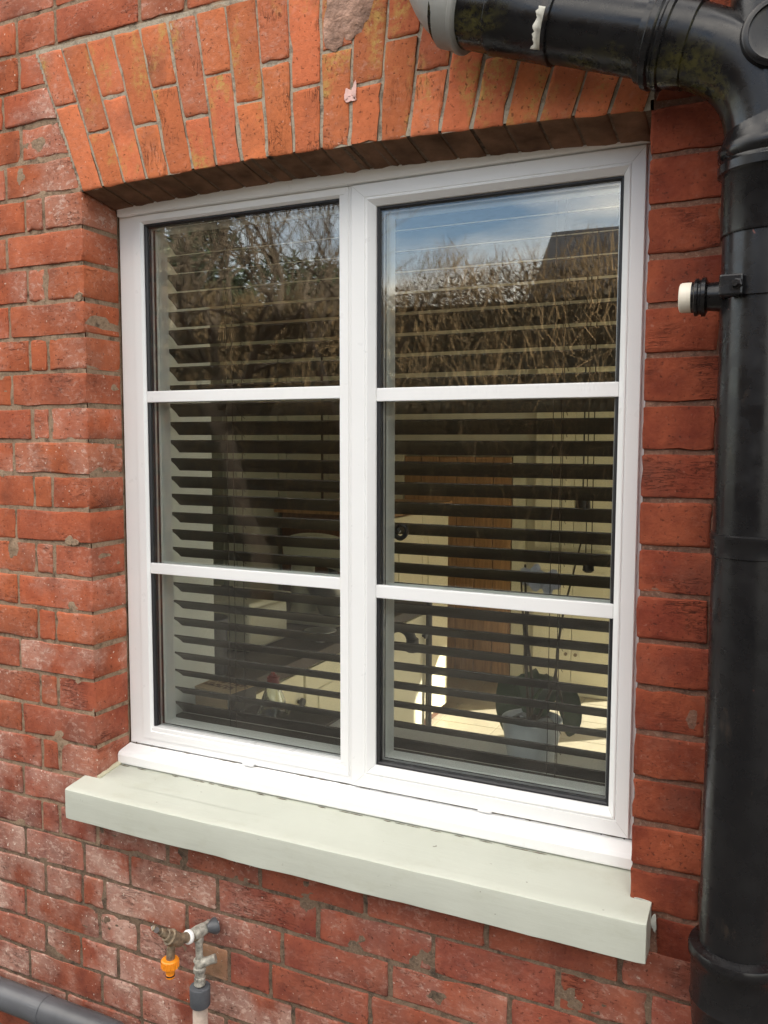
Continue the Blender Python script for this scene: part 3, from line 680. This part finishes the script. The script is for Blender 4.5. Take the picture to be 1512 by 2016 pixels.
# waste pipe running along the foot of the wall
wp = tag(MB().tube([(-2.2, -.052, .298), (-.33, -.052, .308), (.02, -.052, .3105), (.075, -.052, .309), (.115, -.052, .295), (.135, -.052, .262), (.138, -.052, .0)], .0315, 40).build('waste_pipe', 'waste', None, smooth=True), 'dark grey plastic waste pipe running low along the wall below the tap', 'pipe')
MB().lathe((-.15, -.052, .3088), (1, 0, .006), [(0, .0316), (.0005, .0330), (.030, .0330), (.0305, .0316)], 40).build('pipe_clip', 'waste', wp)

# ------------------------------------------------------------------ the room behind the glass
RX0, RX1, RY0, RY1, RH = -1.40, 3.20, .392, 3.95, 2.45
def struct(name, mat, *boxes):
    mb = MB()
    for b in boxes: mb.box(*b)
    return tag(mb.build(name, mat), kind='structure')
kf = struct('kitchen_floor', 'grout', (RX0, RX1, .33, RY1, -.06, .0))
TS = .333
tile_me = None; nt_ = 0
for ix in range(14):
    for iy in range(11):
        x = RX0+.02+ix*TS; y = .40+iy*TS
        if x > RX1-.33 or y > RY1-.1: continue
        if tile_me is None:
            t_o = MB().box(.003, TS-.003, .003, TS-.003, .0005, .0085).build('floor_tile', 'tile', kf, bevel=.0015); tile_me = t_o.data
        else:
            t_o = bpy.data.objects.new('floor_tile', tile_me); COL.objects.link(t_o); t_o.parent = kf
        t_o.location = (x, y, 0)
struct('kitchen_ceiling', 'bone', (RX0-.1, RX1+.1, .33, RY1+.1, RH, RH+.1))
# inner face of the window wall with its lined opening
struct('kitchen_window_wall', 'plaster', (RX0, .030, .335, RY0, 0, RH), (1.128, RX1, .335, RY0, 0, RH), (.030, 1.128, .335, RY0, 2.118, RH), (.030, 1.128, .335, RY0, 0, .9045),
       (-.005, .030, .175, .3345, .80, 2.135), (1.128, 1.150, .175, .3345, .80, 2.135), (.0305, 1.1275, .175, .3345, 2.118, 2.138))
struct('window_board', 'upvc_in', (.0305, 1.1275, .176, .415, .9055, .930))
struct('kitchen_side_wall', 'wall_in', (RX0-.1, RX0, .33, RY1+.1, 0, RH))
struct('kitchen_right_wall', 'wall_in', (RX1, RX1+.1, .33, RY1+.1, 0, .30), (RX1, RX1+.1, .33, RY1+.1, 2.25, RH), (RX1, RX1+.1, .33, .60, .30, 2.25), (RX1, RX1+.1, 2.65, RY1+.1, .30, 2.25))  # unseen opening added in this wall to brighten the room
# rear wall: unseen openings, placed and sized to throw sun patches into the room
struct('kitchen_rear_wall', 'wall_in', (RX0, .56, RY1, RY1+.1, 0, RH), (.56, 1.45, RY1, RY1+.1, 1.12, RH), (1.45, 1.60, RY1, RY1+.1, 0, RH), (1.60, 2.60, RY1, RY1+.1, .95, RH), (2.60, 2.68, RY1, RY1+.1, 0, RH), (2.68, 2.98, RY1, RY1+.1, 0, 1.74), (2.68, 2.98, RY1, RY1+.1, 2.26, RH), (2.98, RX1, RY1, RY1+.1, 0, RH))
# counter along the left
ct = empty('kitchen_counter', (-.3, 1.2, 0), 'cream kitchen counter with a dark wooden worktop seen through the left panes', 'counter')
box('carcass', 'cream', ct, -.62, -.030, .40, 1.945, .10, .878)
box('plinth', 'brown', ct, -.60, -.07, .41, 1.93, .010, .098)
box('worktop', 'worktop', ct, -.64, .000, .396, 1.965, .880, .920, .003)
for i in range(3):
    y0 = .42+i*.51; d = box('cupboard_door', 'cream', ct, -.0295, -.012, y0, y0+.495, .12, .868, .003)
    MB().ring((y0+.06, y0+.435, .19, .80), [(0, -.0118), (.002, -.016), (.012, -.016)]).build('panel_moulding', 'cream', d) if False else box('door_panel', 'cream', d, -.0118, -.006, y0+.075, y0+.42, .20, .79, .004)
    MB().lathe((-.0115, y0+.46, .78), (1, 0, 0), [(0, .006), (.008, .006), (.010, .013), (.02, .013)], 14).build('knob', 'black', d, smooth=True)
MB().tube([(.006, 1.93, .93), (.006, 1.93, .012)], .014, 12).build('black_post', 'black', ct, smooth=True)
# dresser farther back
dr = empty('dresser', (-.72, 2.9, 0), 'cream fronted cupboard with a brown wooden side and orange wooden top', 'cupboard')
box('carcass', 'brown', dr, -1.05, -.425, 2.45, 3.24, .012, 1.225)
box('top', 'pine', dr, -1.08, -.395, 2.42, 3.27, 1.2255, 1.255, .003)
for i in range(2):
    y0 = 2.455+i*.392; d = box('door', 'cream', dr, -.4245, -.405, y0, y0+.386, .06, 1.215, .003)
    box('panel', 'cream', d, -.4048, -.399, y0+.07, y0+.316, .15, 1.12, .004)
    MB().lathe((-.4045, y0+(.33 if i == 0 else .055), .75), (1, 0, 0), [(0, .006), (.008, .006), (.010, .013), (.02, .013)], 12).build('knob', 'black', d, smooth=True)
# ledged plank door in the rear wall
pd = empty('plank_door', (-.61, 3.92, 0), 'old pine plank door at the back of the kitchen', 'door')
for i in range(6):
    x0 = -.985+i*.1265; box('plank', 'pine', pd, x0, x0+.1205, 3.915-.002*(i % 2), 3.945, .012, 1.50, .004)
for z in (.32, 1.15): box('ledge', 'pine', pd, -.975, -.24, 3.888, 3.9135, z, z+.11, .004)
MB().tube([(-.93, 3.875, .56), (-.80, 3.86, .56), (-.775, 3.86, .55), (-.79, 3.86, .50)], .008, 8).build('latch', 'black', pd, smooth=True)
for x0, x1, z0, z1 in ((-1.075, -.99, .0, 1.59), (-.223, -.135, .0, 1.59), (-.99, -.223, 1.505, 1.59)): box('architrave', 'cream', pd, x0, x1, 3.905, 3.948, z0+.01, z1, .004)
# tall cream cupboards to the right of the door
tc_ = empty('larder_cupboard', (.15, 3.8, 0), 'tall cream panelled cupboard beside the plank door', 'cupboard')
box('carcass', 'cream', tc_, -.06, .44, 3.85, 3.945, .012, 2.1)
for i in range(2):
    x0 = -.055+i*.247
    for z0, z1 in ((.10, .86), (.94, 2.06)):
        d = box('door', 'cream', tc_, x0, x0+.243, 3.833, 3.8495, z0, z1, .003); box('panel', 'cream', d, x0+.05, x0+.193, 3.828, 3.8328, z0+.06, z1-.06, .004)
        MB().lathe((x0+(.215 if i == 0 else .028), 3.8325, z0+.18), (0, -1, 0), [(0, .005), (.01, .005), (.012, .011), (.02, .011)], 12).build('knob', 'brass', d, smooth=True)
box('shelf', 'appliance', tc_, -.06, .44, 3.78, 3.832, .885, .92, .003)
# panel of grey-green tall cupboards on the left wall
M['sage'] = plain('grey green cupboard paint', (.30, .32, .26), .6, .05)
gc = empty('wall_cupboard', (-1.2, 2.3, 0), 'dull green tall cupboard seen between the blind slats of the left panes', 'cupboard')
box('carcass', 'sage', gc, -1.39, -1.10, 2.00, 3.90, .012, 2.2)
for i in range(4):
    y0 = 2.01+i*.47; d = box('door', 'sage', gc, -1.0995, -1.082, y0, y0+.455, .08, 2.17, .003); box('panel', 'sage', d, -1.0815, -1.076, y0+.07, y0+.385, .2, 2.05, .004)
box('gap_post', 'black', gc, -1.0995, -1.075, 2.936, 2.948, .08, 2.17)
# splashback boards and a shelf on the left wall
sb = empty('plate_shelf', (-1.2, 1.2, 1.2), 'dim wall shelf above the worktop in the left panes', 'shelf')
box('board', 'worktop', sb, -1.39, -1.15, .45, 1.95, 1.42, 1.445, .002); box('rail', 'black', sb, -1.16, -1.145, .45, 1.95, 1.47, 1.482)
box('back_panel', 'sage', sb, -1.395, -1.375, .45, 1.95, .95, 2.1)
# cream stand mixer and bread bin on the worktop
mx = empty('stand_mixer', (-.22, 1.42, .92), 'cream stand mixer on the dark worktop', 'mixer')
box('base', 'appliance', mx, -.33, -.10, 1.30, 1.50, .9205, .955, .012)
MB().tube([(-.30, 1.40, .95), (-.30, 1.40, 1.12), (-.29, 1.40, 1.16)], [.05, .045, .05], 20).build('column', 'appliance', mx, smooth=True)
MB().tube(spline([(-.36, 1.40, 1.17), (-.30, 1.40, 1.19), (-.20, 1.40, 1.19), (-.10, 1.40, 1.17), (-.07, 1.40, 1.165)], 4), [.04]+[.062]*13+[.058, .05, .02], 22).build('head', 'appliance', mx, smooth=True)
MB().lathe((-.17, 1.40, .956), (0, 0, 1), [(0, .05), (.01, .055), (.10, .10), (.125, .105), (.125, .101), (.02, .05)], 28).build('bowl', 'steel', mx, smooth=True)
MB().tube([(-.17, 1.40, 1.14), (-.17, 1.40, 1.05)], .018, 14).build('beater_shaft', 'black', mx, smooth=True)
bb = empty('bread_bin', (-.34, .98, .92), 'cream enamel bread bin on the dark worktop', 'bread bin')
MB().box(-.52, -.18, .86, 1.10, .9205, 1.06).build('bin', 'appliance', bb, bevel=.02, seg=4); box('lid', 'appliance', bb, -.53, -.17, .85, 1.11, 1.0605, 1.085, .008)
MB().tube([(-.38, .98, 1.085), (-.37, .98, 1.105), (-.33, .98, 1.105), (-.32, .98, 1.085)], .006, 8).build('lid_handle', 'black', bb, smooth=True)
cn_ = empty('storage_tin', (-.13, .60, .92), 'navy storage tin at the near end of the worktop', 'tin')
MB().lathe((-.16, .62, .9205), (0, 0, 1), [(0, .055), (.14, .055), (.141, .058), (.165, .058), (.168, .05)], 24).build('body', 'navy', cn_, smooth=True)
MB().lathe((-.16, .62, 1.0885), (0, 0, 1), [(0, .008), (.006, .012), (.012, .010)], 12).build('lid_knob', 'steel', cn_, smooth=True)
kc = empty('plate_stand', (-.05, 1.08, .92), 'small steel stand on the front edge of the worktop', 'stand')
MB().lathe((-.055, 1.10, .9205), (0, 0, 1), [(0, .016), (.03, .014), (.034, .009), (.038, .012)], 16).build('foot', 'steel', kc, smooth=True)
MB().lathe((-.055, 1.10, .9585), (0, 0, 1), [(0, .010), (.001, .055), (.003, .055), (.004, .01)], 28).build('plate', 'steel', kc, smooth=True)
# wooden box with faded print, on the window board
crb = empty('wooden_box', (.10, .345, .930), 'small pale wooden box with worn dark lettering behind the left pane', 'box')
crb.rotation_euler = (0, 0, R(-9))
def lb_(name, mat, x0, x1, y0, y1, z0, z1, parent=crb, bevel=.001):
    o = MB().box(x0, x1, y0, y1, z0, z1).build(name, mat, None, bevel=bevel); o.parent = parent; OFF[o] = Vector(); return o
lb_('front_board', 'cratewood', -.07, .045, -.045, -.041, .0005, .052); lb_('side_board', 'slate', .0455, .050, -.0405, .055, .0005, .052); lb_('side_board', 'cratewood', -.075, -.0705, -.0405, .055, .0005, .052)
lid = lb_('lid', 'cratewood', -.077, .052, -.047, .057, .0525, .057)
mb = MB(); rn = random.Random(4)
for row, yy in enumerate((.022, -.012)):
    x = -.062
    while x < .035:                                # worn, illegible strokes
        wd = rn.uniform(.006, .010)
        mb.box(x, x+.0022, yy-.010, yy+.012, .0571, .0576)
        if rn.random() < .75: mb.box(x+.0022, x+wd, yy+rn.choice((-.010, .001, .010)), yy+rn.choice((-.010, .001, .010))+.0025, .0571, .0576)
        if rn.random() < .5: mb.box(x+wd-.002, x+wd, yy-.010, yy+rn.uniform(0, .012), .0571, .0576)
        x += wd+.003
o = mb.build('printed_lettering', 'ink', None); o.parent = lid
# conical glass bottle with a red cap
fl = empty('glass_bottle', (.245, .335, .930), 'clear conical glass bottle with a dark red cap behind the left pane', 'bottle')
MB().lathe((.245, .335, .9303), (0, 0, 1), [(0, .036), (.003, .041), (.006, .0415), (.075, .018), (.082, .0135), (.086, .0135), (.086, .0115), (.076, .015), (.008, .038), (.005, .036), (.005, 0)], 32).build('flask', 'bottle', fl, smooth=True)
MB().lathe((.245, .335, 1.0145), (0, 0, 1), [(0, .0145), (.001, .0155), (.016, .0150), (.017, .0105), (.021, .0100), (.022, .006), (.027, .0055)], 18).build('cap', 'redcap', fl, smooth=True)
tag(MB().box(.16, .40, .31, .41, .9303, .9375).build('slate_tray', 'slate', None, bevel=.002), 'dark flat tray on the window board under the glass bottle', 'tray')
# black kitchen tap
kt = empty('kitchen_tap', (.44, .40, .930), 'black swan neck kitchen tap behind the lower right pane', 'tap')
kp = [(.440, .402, .9305), (.440, .404, 1.05), (.452, .43, 1.095), (.474, .45, 1.120), (.505, .45, 1.148), (.530, .45, 1.157), (.552, .45, 1.148), (.563, .45, 1.128)]
MB().tube(spline(kp, 5), [.0125]*36, 18).build('neck', 'black', kt, smooth=True); MB().lathe((.564, .45, 1.134), (0, 0, -1), [(0, .0125), (.002, .015), (.032, .0155), (.034, .012)], 18).build('nozzle', 'black', kt, smooth=True)
# orchid on the window board
orc = empty('potted_orchid', (.897, .302, .930), 'potted orchid with broad dark leaves in a white pot behind the right pane', 'plant')
MB().lathe((.897, .302, .9303), (0, 0, 1), [(0, .042), (.002, .045), (.085, .0605), (.100, .0625), (.1015, .0615), (.1005, .0585), (.088, .057), (.080, .054), (.079, 0)], 44).build('pot', 'pot', orc, smooth=True)
mb = MB(); rn = random.Random(9)
for i in range(70):
    a = rn.uniform(0, 6.28); r_ = .046*math.sqrt(rn.random()); c = Vector((.897+r_*math.cos(a), .302+r_*math.sin(a), 1.012+rn.uniform(0, .012))); d = Vector((rn.gauss(0, 1), rn.gauss(0, 1), rn.gauss(0, .4))).normalized()*rn.uniform(.006, .012)
    mb.tube([c-d, c, c+d], [.003, .0055, .003], 5)
mb.build('bark_chips', 'bark', orc)['kind'] = 'stuff'
mb = MB()
for i in range(7):
    a = rn.uniform(0, 6.28); p0 = Vector((.897, .302, 1.02)); p1 = p0+Vector((.03*math.cos(a), .03*math.sin(a), .012)); p2 = p0+Vector((.05*math.cos(a+.5), .045*math.sin(a+.5), -.004)); mb.tube(spline([p0, p1, p2], 5), .0028, 6)
mb.build('aerial_roots', 'pipe_grey', orc, smooth=True)
def orchid_leaf(base, tipdir, length, width, droop, lift):
    b = Vector(base); t = Vector(tipdir).normalized(); s_ = Vector((-t.y, t.x, 0)).normalized(); mb = MB(); n = 12
    for i in range(n+1):
        f = i/n; c = b+t*length*f+Vector((0, 0, lift*math.sin(f*math.pi*.6)-droop*f*f)); wv = width*math.sin(math.pi*min(1, .12+.86*f))**.7*(1 if f < .97 else .3)
        mb.v += [tuple(c-s_*wv+Vector((0, 0, .010*abs(wv)/width))), tuple(c), tuple(c+s_*wv+Vector((0, 0, .010*abs(wv)/width)))]
    for i in range(n): a = i*3; mb.f += [(a, a+1, a+4, a+3), (a+1, a+2, a+5, a+4)]
    o = mb.build('leaf', 'leaf', orc, smooth=True); md = o.modifiers.new('t', 'SOLIDIFY'); md.thickness = .002; return o
def broad_leaf(mid, side, width, tipf=.9):
    P = spline(mid, 6); n = len(P)-1; S = Vector(side).normalized(); mb = MB()
    for i, c in enumerate(P):
        f = i/n; wv = width*(math.sin(math.pi*min(1, .10+.88*f))**.6)*(1 if f < .96 else .45)
        t = (P[min(i+1, n)]-P[max(i-1, 0)]).normalized(); q = (S-t*S.dot(t)).normalized(); nn = t.cross(q)*(.14*wv)
        mb.v += [tuple(c-q*wv+nn), tuple(c-q*wv*.5+nn*.3), tuple(c), tuple(c+q*wv*.5+nn*.3), tuple(c+q*wv+nn)]
    for i in range(n):
        for k in range(4): a = i*5+k; mb.f.append((a, a+1, a+6, a+5))
    o = mb.build('leaf', 'leaf', orc, smooth=True); md = o.modifiers.new('t', 'SOLIDIFY'); md.thickness = .002; return o
broad_leaf([(.890, .325, 1.03), (.868, .350, 1.10), (.840, .372, 1.085), (.822, .382, 1.02), (.824, .384, .958)], (.9, .1, .35), .034)
broad_leaf([(.903, .325, 1.03), (.925, .350, 1.095), (.948, .372, 1.08), (.962, .382, 1.02), (.956, .384, .975)], (.9, -.1, -.35), .030)
broad_leaf([(.897, .330, 1.03), (.893, .350, 1.09), (.890, .380, 1.105), (.888, .410, 1.075)], (1, 0, 0), .042)
broad_leaf([(.893, .315, 1.035), (.905, .312, 1.075), (.928, .308, 1.105), (.950, .304, 1.118)], (.2, 1, -.1), .014)
stems = [[(.890, .302, 1.02), (.889, .303, 1.06), (.883, .303, 1.12), (.879, .304, 1.18), (.873, .304, 1.26), (.868, .304, 1.33)],
         [(.895, .305, 1.02), (.896, .305, 1.09), (.889, .305, 1.16), (.882, .305, 1.22), (.888, .306, 1.27), (.905, .307, 1.285), (.935, .308, 1.283)],
         [(.905, .300, 1.02), (.930, .300, 1.08), (.945, .300, 1.13), (.948, .300, 1.18), (.953, .300, 1.22), (.960, .300, 1.265), (.972, .302, 1.32), (.990, .303, 1.40)],
         [(.945, .300, 1.125), (.952, .301, 1.10), (.960, .302, 1.07), (.962, .303, 1.04)]]
for s_ in stems: MB().tube(spline(s_, 6), [.0036-.0018*i/(6*(len(s_)-1)) for i in range(6*(len(s_)-1)+1)], 8).build('stem', 'stem', orc, smooth=True)
MB().tube([(.888, .303, 1.02), (.877, .304, 1.35)], .0025, 8).build('support_cane', 'stem', orc)
for j, c in enumerate([(.895, .30, 1.325), (.925, .30, 1.318)]):
    fl_ = None
    for k in range(5):
        a = 2*math.pi*k/5+j; d = Vector((math.cos(a), .25*math.sin(2*a), math.sin(a))); s_ = Vector((-math.sin(a), .2, math.cos(a))); mb = MB(); c_ = Vector(c)
        mb.add([c_, c_+d*.012+s_*.012, c_+d*.026+s_*.007, c_+d*.030, c_+d*.026-s_*.007, c_+d*.012-s_*.012, c_+d*.015+Vector((0, -.005, 0))], [(0, 1, 6), (1, 2, 6), (2, 3, 6), (3, 4, 6), (4, 5, 6), (5, 0, 6)])
        mb.build('petal', 'petal', orc, smooth=True)
# pendant lamp
pl = empty('pendant_lamp', (.42, 3.0, 1.25), 'small dark pendant lamp hanging far back on the right', 'lamp')
MB().lathe((.42, 3.0, 1.245), (0, 0, 1), [(0, .036), (.001, .040), (.085, .036), (.095, .012), (.10, .004)], 22).build('shade', 'black', pl, smooth=True); MB().tube([(.42, 3.0, 1.345), (.42, 3.0, RH)], .004, 8).build('cable', 'black', pl)

# ------------------------------------------------------------------ venetian blind
bl = empty('venetian_blind', (.578, .216, .93), 'dark wooden venetian blind with tilted slats behind the glass', 'blind')
SX0, SX1 = .052, 1.108
smb = MB(); pts = []
n = 5
for i in range(n+1):
    f = i/n-.5; pts.append((.050*f, .0022*(1-4*f*f)))
vs = []
for x in (SX0, SX1):
    for y, z in pts: vs.append((x, y, z+.0014))
    for y, z in reversed(pts): vs.append((x, y, z-.0014))
m = 2*(n+1)
smb.add(vs, [(j, (j+1) % m, m+(j+1) % m, m+j) for j in range(m)]+[tuple(range(m))[::-1], tuple(range(m, 2*m))])
s0 = None
for i in range(27):
    zc = 2.060-.0416*i-.0140
    if s0 is None: s0 = smb.build('slat', 'slat', None); s = s0
    else: s = bpy.data.objects.new('slat', s0.data); COL.objects.link(s)
    s.parent = bl; s.location = (-OFF[bl].x+random.uniform(-.0015, .0015), .2165-OFF[bl].y, zc-OFF[bl].z+random.uniform(-.0006, .0006))
    s.rotation_euler = (R(-33+random.uniform(-1.2, 1.2)), R(random.uniform(-.05, .05)), 0)
    if i == 26: s.rotation_euler = (R(-44), 0, 0)
box('bottom_rail', 'slat', bl, SX0-.006, SX1+.004, .182, .236, .9315, .945, .003)
box('head_rail', 'slat', bl, SX0-.004, SX1+.004, .185, .242, 2.068, 2.112, .002)
for x in (.228, .598, .965):
    for dx, y in ((-.008, .1935), (0.008, .1935), (.0, .2405)): MB().tube([(x+dx, y, 2.07), (x+dx, y, .945)], .00085, 6).build('cord', 'cord', bl)
    for i in range(27):
        zc = 2.060-.0416*i
        MB().tube([(x+.008, .1935, zc-.002), (x+.008, .2400, zc-.034)], .0007, 5).build('ladder_rung', 'cord', bl)
for x in (1.012, 1.023): MB().tube([(x, .246, 2.07), (x, .246, 1.38)], .0011, 6).build('cord', 'cord', bl)
MB().lathe((1.0175, .246, 1.385), (0, 0, -1), [(0, .004), (.004, .009), (.030, .011), (.034, .006)], 12).build('cord_tassel', 'slat', bl, smooth=True)

# ------------------------------------------------------------------ garden across the path, seen in the glass
rs = np.random.RandomState(11)
def ribbons(c, d, wdt, s):
    """flat thin twigs: centres c, half-vectors d, widths wdt, side vectors s"""
    a = c-d; b = c+d; v = np.stack([a-s*wdt[:, None], a+s*wdt[:, None], b+s*wdt[:, None]*.4, b-s*wdt[:, None]*.4], 1).reshape(-1, 3)
    f = np.arange(len(c)*4).reshape(-1, 4); return v, f
def npmesh(name, v, f, mat, parent=None):
    off = np.array(OFF.get(parent, Vector((0, 0, 0)))); me = bpy.data.meshes.new(name); me.from_pydata((v-off).tolist(), [], f.tolist()); me.materials.append(M[mat])
    o = bpy.data.objects.new(name, me); COL.objects.link(o); o.parent = parent; OFF[o] = Vector(off); return o
def rand_unit(n):
    v = rs.normal(size=(n, 3)); return v/np.linalg.norm(v, axis=1)[:, None]
HY = -6.4
hedge = empty('hedge', (-2.5, HY-.5, 0), 'tall bare winter hedge mirrored in the upper window panes', 'hedge')
N = 34000
x = rs.uniform(-9.5, 3.5, N); top = 3.08+.36*vnoise(x, x*0, 1.1)+.25*vnoise(x, x*0+3, 4); z = top*np.sqrt(rs.uniform(.02, 1, N)); y = HY-1.1*rs.uniform(0, 1, N)**1.6-.12*rs.rand(N)
d = rs.normal(size=(N, 3))*np.array([.05, .04, .04])+np.array([0, 0, 1])*rs.uniform(.05, .16, N)[:, None]; s_ = rand_unit(N)
v, f = ribbons(np.stack([x, y, z], 1), d, rs.uniform(.0022, .006, N), s_); npmesh('hedge_twigs', v, f, 'twig', hedge)['kind'] = 'stuff'
N = 62000
x = rs.uniform(-9.5, 3.5, N); top = 3.08+.3*vnoise(x, x*0, 1.1); z = np.where(rs.rand(N) < .5, top*np.sqrt(rs.uniform(.01, 1, N)), 2.6+(top-2.6)*rs.uniform(0, 1, N)**1.3); y = HY-.1-1.0*rs.uniform(0, 1, N)
v, f = ribbons(np.stack([x, y, z], 1), rand_unit(N)*.02, rs.uniform(.008, .016, N), rand_unit(N)); npmesh('hedge_leaves', v, f, 'hedge_leaf', hedge)['kind'] = 'stuff'
MB().box(-9.5, 3.5, HY-.85, HY-.35, 0, 3.0).build('hedge_core', 'hedge_in', hedge)
def tree(name, base, h, label, seed, spread=.55, lean=(0, 0), depth=5, r0=.075, cat='tree', group=None):
    rn = random.Random(seed); t = empty(name, base, label, cat, group); tr = MB(); tw = MB(); b0 = Vector(base)
    def grow(p, d, ln, r_, lv):
        pts = [p]; q = p; dd = d.normalized()
        n = 5 if lv < 3 else 4
        for i in range(n):
            dd = (dd+Vector((rn.gauss(0, .20), rn.gauss(0, .20), rn.gauss(.10, .14)))).normalized(); q = q+dd*ln/n; pts.append(q)
        rs_ = [r_*(1-.38*i/n) for i in range(n+1)]
        (tr if lv < 2 else tw).tube(pts, rs_, 8 if lv < 2 else 4, caps=False)
        if lv >= depth: return
        for k in range(rn.randint(2, 4) if lv < 4 else rn.randint(2, 3)):
            i = rn.randint(max(1, n-3), n); a = Vector((rn.gauss(0, 1), rn.gauss(0, 1), rn.gauss(.75, .5))).normalized()
            grow(pts[i], (dd*(1-spread)+a*spread*1.3), ln*rn.uniform(.6, .85), max(.0035, rs_[i]*rn.uniform(.58, .8)), lv+1)
    grow(b0, Vector((lean[0], lean[1], 1)), h*.36, r0, 0)
    tr.build('trunk', 'treebark', t, smooth=True); o = tw.build('branches', 'treebark', t); o['kind'] = 'stuff'; return t
tree('bare_tree', (-3.35, -5.5, 0), 6.4, 'leafless twisted tree mirrored in the upper left pane', 5, lean=(.12, .05), depth=6, r0=.12)
tree('bare_shrub', (-1.95, -5.5, 0), 6.6, 'slender leafless shrub mirrored beside the window mullion', 12, spread=.42, lean=(.28, 0), depth=5, r0=.042, cat='shrub')
tree('bare_tree', (-6.4, -7.9, 0), 9.5, 'leafless tree mirrored at the far left edge of the glass', 21, depth=6, r0=.10)
tree('bare_tree', (-5.3, -8.1, 0), 9.0, 'tall leafless tree mirrored behind the hedge left of centre', 33, depth=6, r0=.10)
def conifer(base, h, wdt, label, seed):
    t = empty('evergreen_tree', base, label, 'tree', 'evergreens beyond the hedge'); r_ = np.random.RandomState(seed); n = 14000; b = np.array(base)
    K = 70; ce = r_.normal(size=(K, 3)); ce /= np.linalg.norm(ce, axis=1)[:, None]; ce *= (r_.rand(K)**.45)[:, None]*np.array([wdt, wdt, h*.42]); ce += np.array([0, 0, h*.58]); ce[:, :2] *= (1.15-.55*(ce[:, 2:]/h))
    c = b+ce[r_.randint(0, K, n)]+r_.normal(size=(n, 3))*np.array([.30, .30, .20]); uu_ = r_.normal(size=(n, 3)); uu_ /= np.linalg.norm(uu_, axis=1)[:, None]; vv_ = r_.normal(size=(n, 3)); vv_ /= np.linalg.norm(vv_, axis=1)[:, None]
    v, f = ribbons(c, uu_*.10, r_.uniform(.02, .05, n), vv_); npmesh('crown', v, f, 'evergreen', t)['kind'] = 'stuff'
    MB().tube([base, (base[0], base[1], base[2]+h*.8)], [.16, .04], 8).build('trunk', 'treebark', t)
conifer((-7.1, -13.5, 0), 5.2, 1.5, 'dark evergreen mirrored at the right of the upper left pane', 3)
conifer((-9.9, -13.0, 0), 7.6, 2.4, 'larger dark evergreen mirrored near the centre of the upper left pane', 8)
conifer((-13.2, -12.0, 0), 8.0, 2.8, 'broad dark evergreen mirrored at the left of the upper left pane', 15)
nh = empty('neighbour_house', (.5, -18, 0), 'neighbouring house with a dark slate roof mirrored in the upper right pane', 'house')
MB().box(-3.6, 6, -20.8, -15.2, 0, 3.05).build('wall', 'render', nh)
mb = MB(); mb.add([(-3.85, -15.0, 3.0), (6.3, -15.0, 3.0), (6.3, -21, 3.0), (-3.85, -21, 3.0), (-3.65, -18, 6.35), (6.3, -18, 6.35)], [(0, 1, 5, 4), (1, 2, 5), (2, 3, 4, 5), (3, 0, 4), (0, 3, 2, 1)]); mb.build('roof', 'roofslate', nh)
